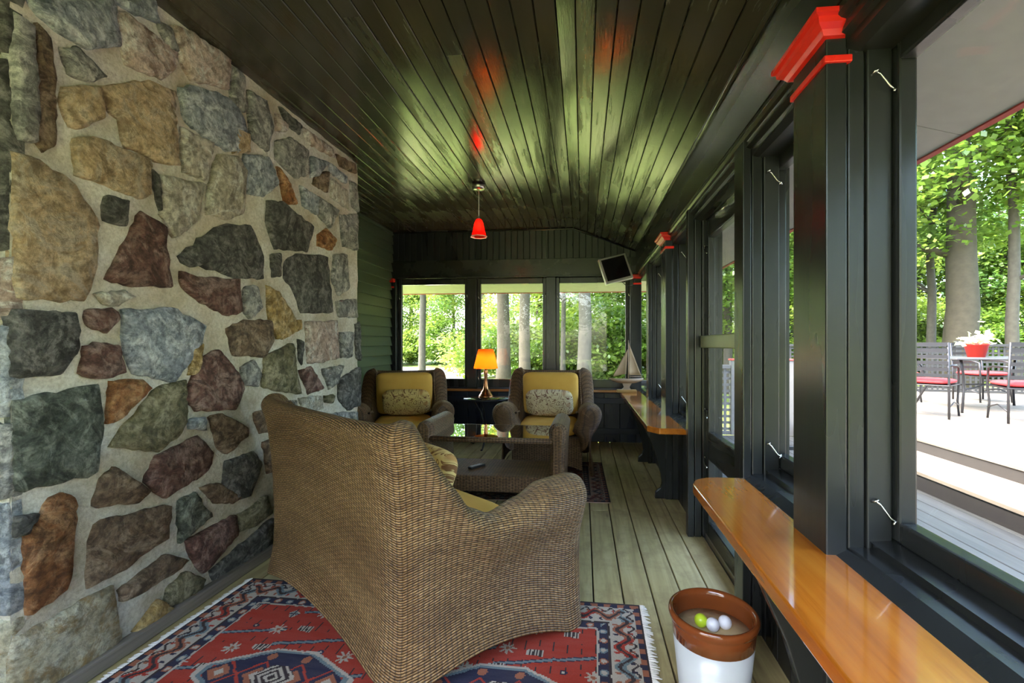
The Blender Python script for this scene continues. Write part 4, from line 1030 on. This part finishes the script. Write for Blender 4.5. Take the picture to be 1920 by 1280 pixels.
def trunk(h_, r_, seed, mat, fork=False):
    r = random.Random(seed); p = []; n_ = 9
    for i in range(n_):
        t = i/(n_-1); p.append((r.gauss(0, .12)*t*h_*.12, r.gauss(0, .12)*t*h_*.12, h_*t))
    mb = MB().tube(p, [r_*(1.25 if i == 0 else 1-.55*i/(n_-1)) for i in range(n_)], 12)
    for k in range(6):
        i = r.randrange(3, n_-1); a = r.uniform(0, 6.283); b_ = Vector(p[i]); L = r.uniform(1.2, 2.6)
        mb.tube([b_, b_+Vector((math.cos(a)*L*.5, math.sin(a)*L*.5, L*.25)), b_+Vector((math.cos(a)*L, math.sin(a)*L, L*.35))], [r_*.3, r_*.18, r_*.06], 6)
    return mesh_of(mb, 'trunk', mat)
TR = [trunk(9, .24, 1, M_bark), trunk(10, .30, 2, M_bark2), trunk(9, .19, 3, M_bark)]
def tree(u, zc_, kind, label, tk=0, rs=1.0, sc=1.0, z=-.55, cz=0):
    a = (u-CU)/F*zc_; X, Y = a*cs-zc_*sn, a*sn+zc_*cs
    o = empty('tree', (X, Y, z), rnd.uniform(0, 6.28)); tag(o, label, 'tree', 'trees around the porch'); 
    t = link(TR[tk], 'trunk', o, (0, 0, 0), (0, 0, 0), (rs, rs, sc))
    f = link(CR[kind], 'foliage', o, (0, 0, cz), (0, 0, rnd.uniform(0, 6)), (sc, sc, sc)); f['kind'] = 'stuff'
    return o
L_ = 'tall %s tree with %s trunk %s'
tree(791, 17, 1, 'slim grey-trunked tree beside the driveway outside the end window', 0, .6, 1.0, cz=2.2)
tree(944, 15, 0, 'broad mossy-trunked tree outside the middle end window', 1, .8, 1.05, cz=2.4)
tree(984, 13.5, 1, 'straight brown-trunked tree behind the lamp outside the end window', 1, .62, .95, cz=2.4)
tree(1056, 17, 0, 'thin pale-trunked tree outside the last end window', 2, .55, 1.0, cz=2.2)
tree(1096, 14, 2, 'stout pale-trunked tree outside the last end window', 0, .98, 1.1, cz=2.2)
tree(1798, 13.5, 0, 'massive old tree standing behind the patio table', 1, 1.5, 1.15, cz=1.6)
tree(1746, 14.5, 1, 'slender grey tree beside the massive trunk behind the fence', 2, .75, 1.0, cz=1.8)
tree(1898, 13, 1, 'dark slender tree beyond the red flower pot', 2, .9, 1.05, cz=2.4)
tree(1465, 15, 1, 'leafy tree seen through the narrow window beside the door', 2, .8, .95)
tree(1365, 16, 0, 'leafy tree seen through the glass door', 0, .7, .95)
for i, (u, z_) in enumerate(((700, 40), (770, 44), (850, 41), (905, 36), (1010, 27), (1130, 25), (1180, 30), (1250, 26), (1330, 24), (1400, 29), (1480, 23), (1560, 28), (1640, 24), (1720, 26), (1800, 25), (1880, 23), (1960, 27), (2060, 22), (620, 28))):
    tree(u, z_, (1, 0, 1, 2)[i % 4], ('background forest tree with bright yellow-green crown beyond the yard', 'background forest tree with mid-green crown beyond the yard', 'background forest tree with bright yellow-green crown beyond the yard', 'background forest tree with deep green crown beyond the yard')[i % 4], i % 3, .8, 1.15, cz=-1.2)
for i in range(36):
    u = 660+i*36+rnd.uniform(-12, 12); z_ = rnd.uniform(37, 42) if u < 900 else rnd.uniform(19, 27)
    a = (u-CU)/F*z_; X, Y = a*cs-z_*sn, a*sn+z_*cs
    o = empty('shrub', (X, Y, -.55)); tag(o, ('bright yellow-green shrub in the undergrowth below the forest trees', 'mid-green shrub in the undergrowth below the forest trees')[i % 2], 'shrub', 'undergrowth shrubs')
    s_ = rnd.uniform(1.0, 1.7); f = link(BU[i % 2], 'foliage', o, (0, 0, 0), (0, 0, rnd.uniform(0, 6)), (s_, s_, s_)); f['kind'] = 'stuff'
for i, (x_, y_) in enumerate(((-6, -13), (-1.5, -15), (3.5, -12), (8, -14), (13, -9), (17, -3), (-11, -9), (15, 3))):     # unseen trees added behind the viewpoint to darken the pane reflections
    o = empty('tree', (x_, y_, -.55)); tag(o, 'unseen leafy tree added on the open side to darken pane reflections', 'tree', 'added trees on the open side'); link(TR[i % 3], 'trunk', o); f = link(CR[i % 3], 'foliage', o, (0, 0, -1.0), (0, 0, i), (1.1, 1.1, 1.0)); f['kind'] = 'stuff'
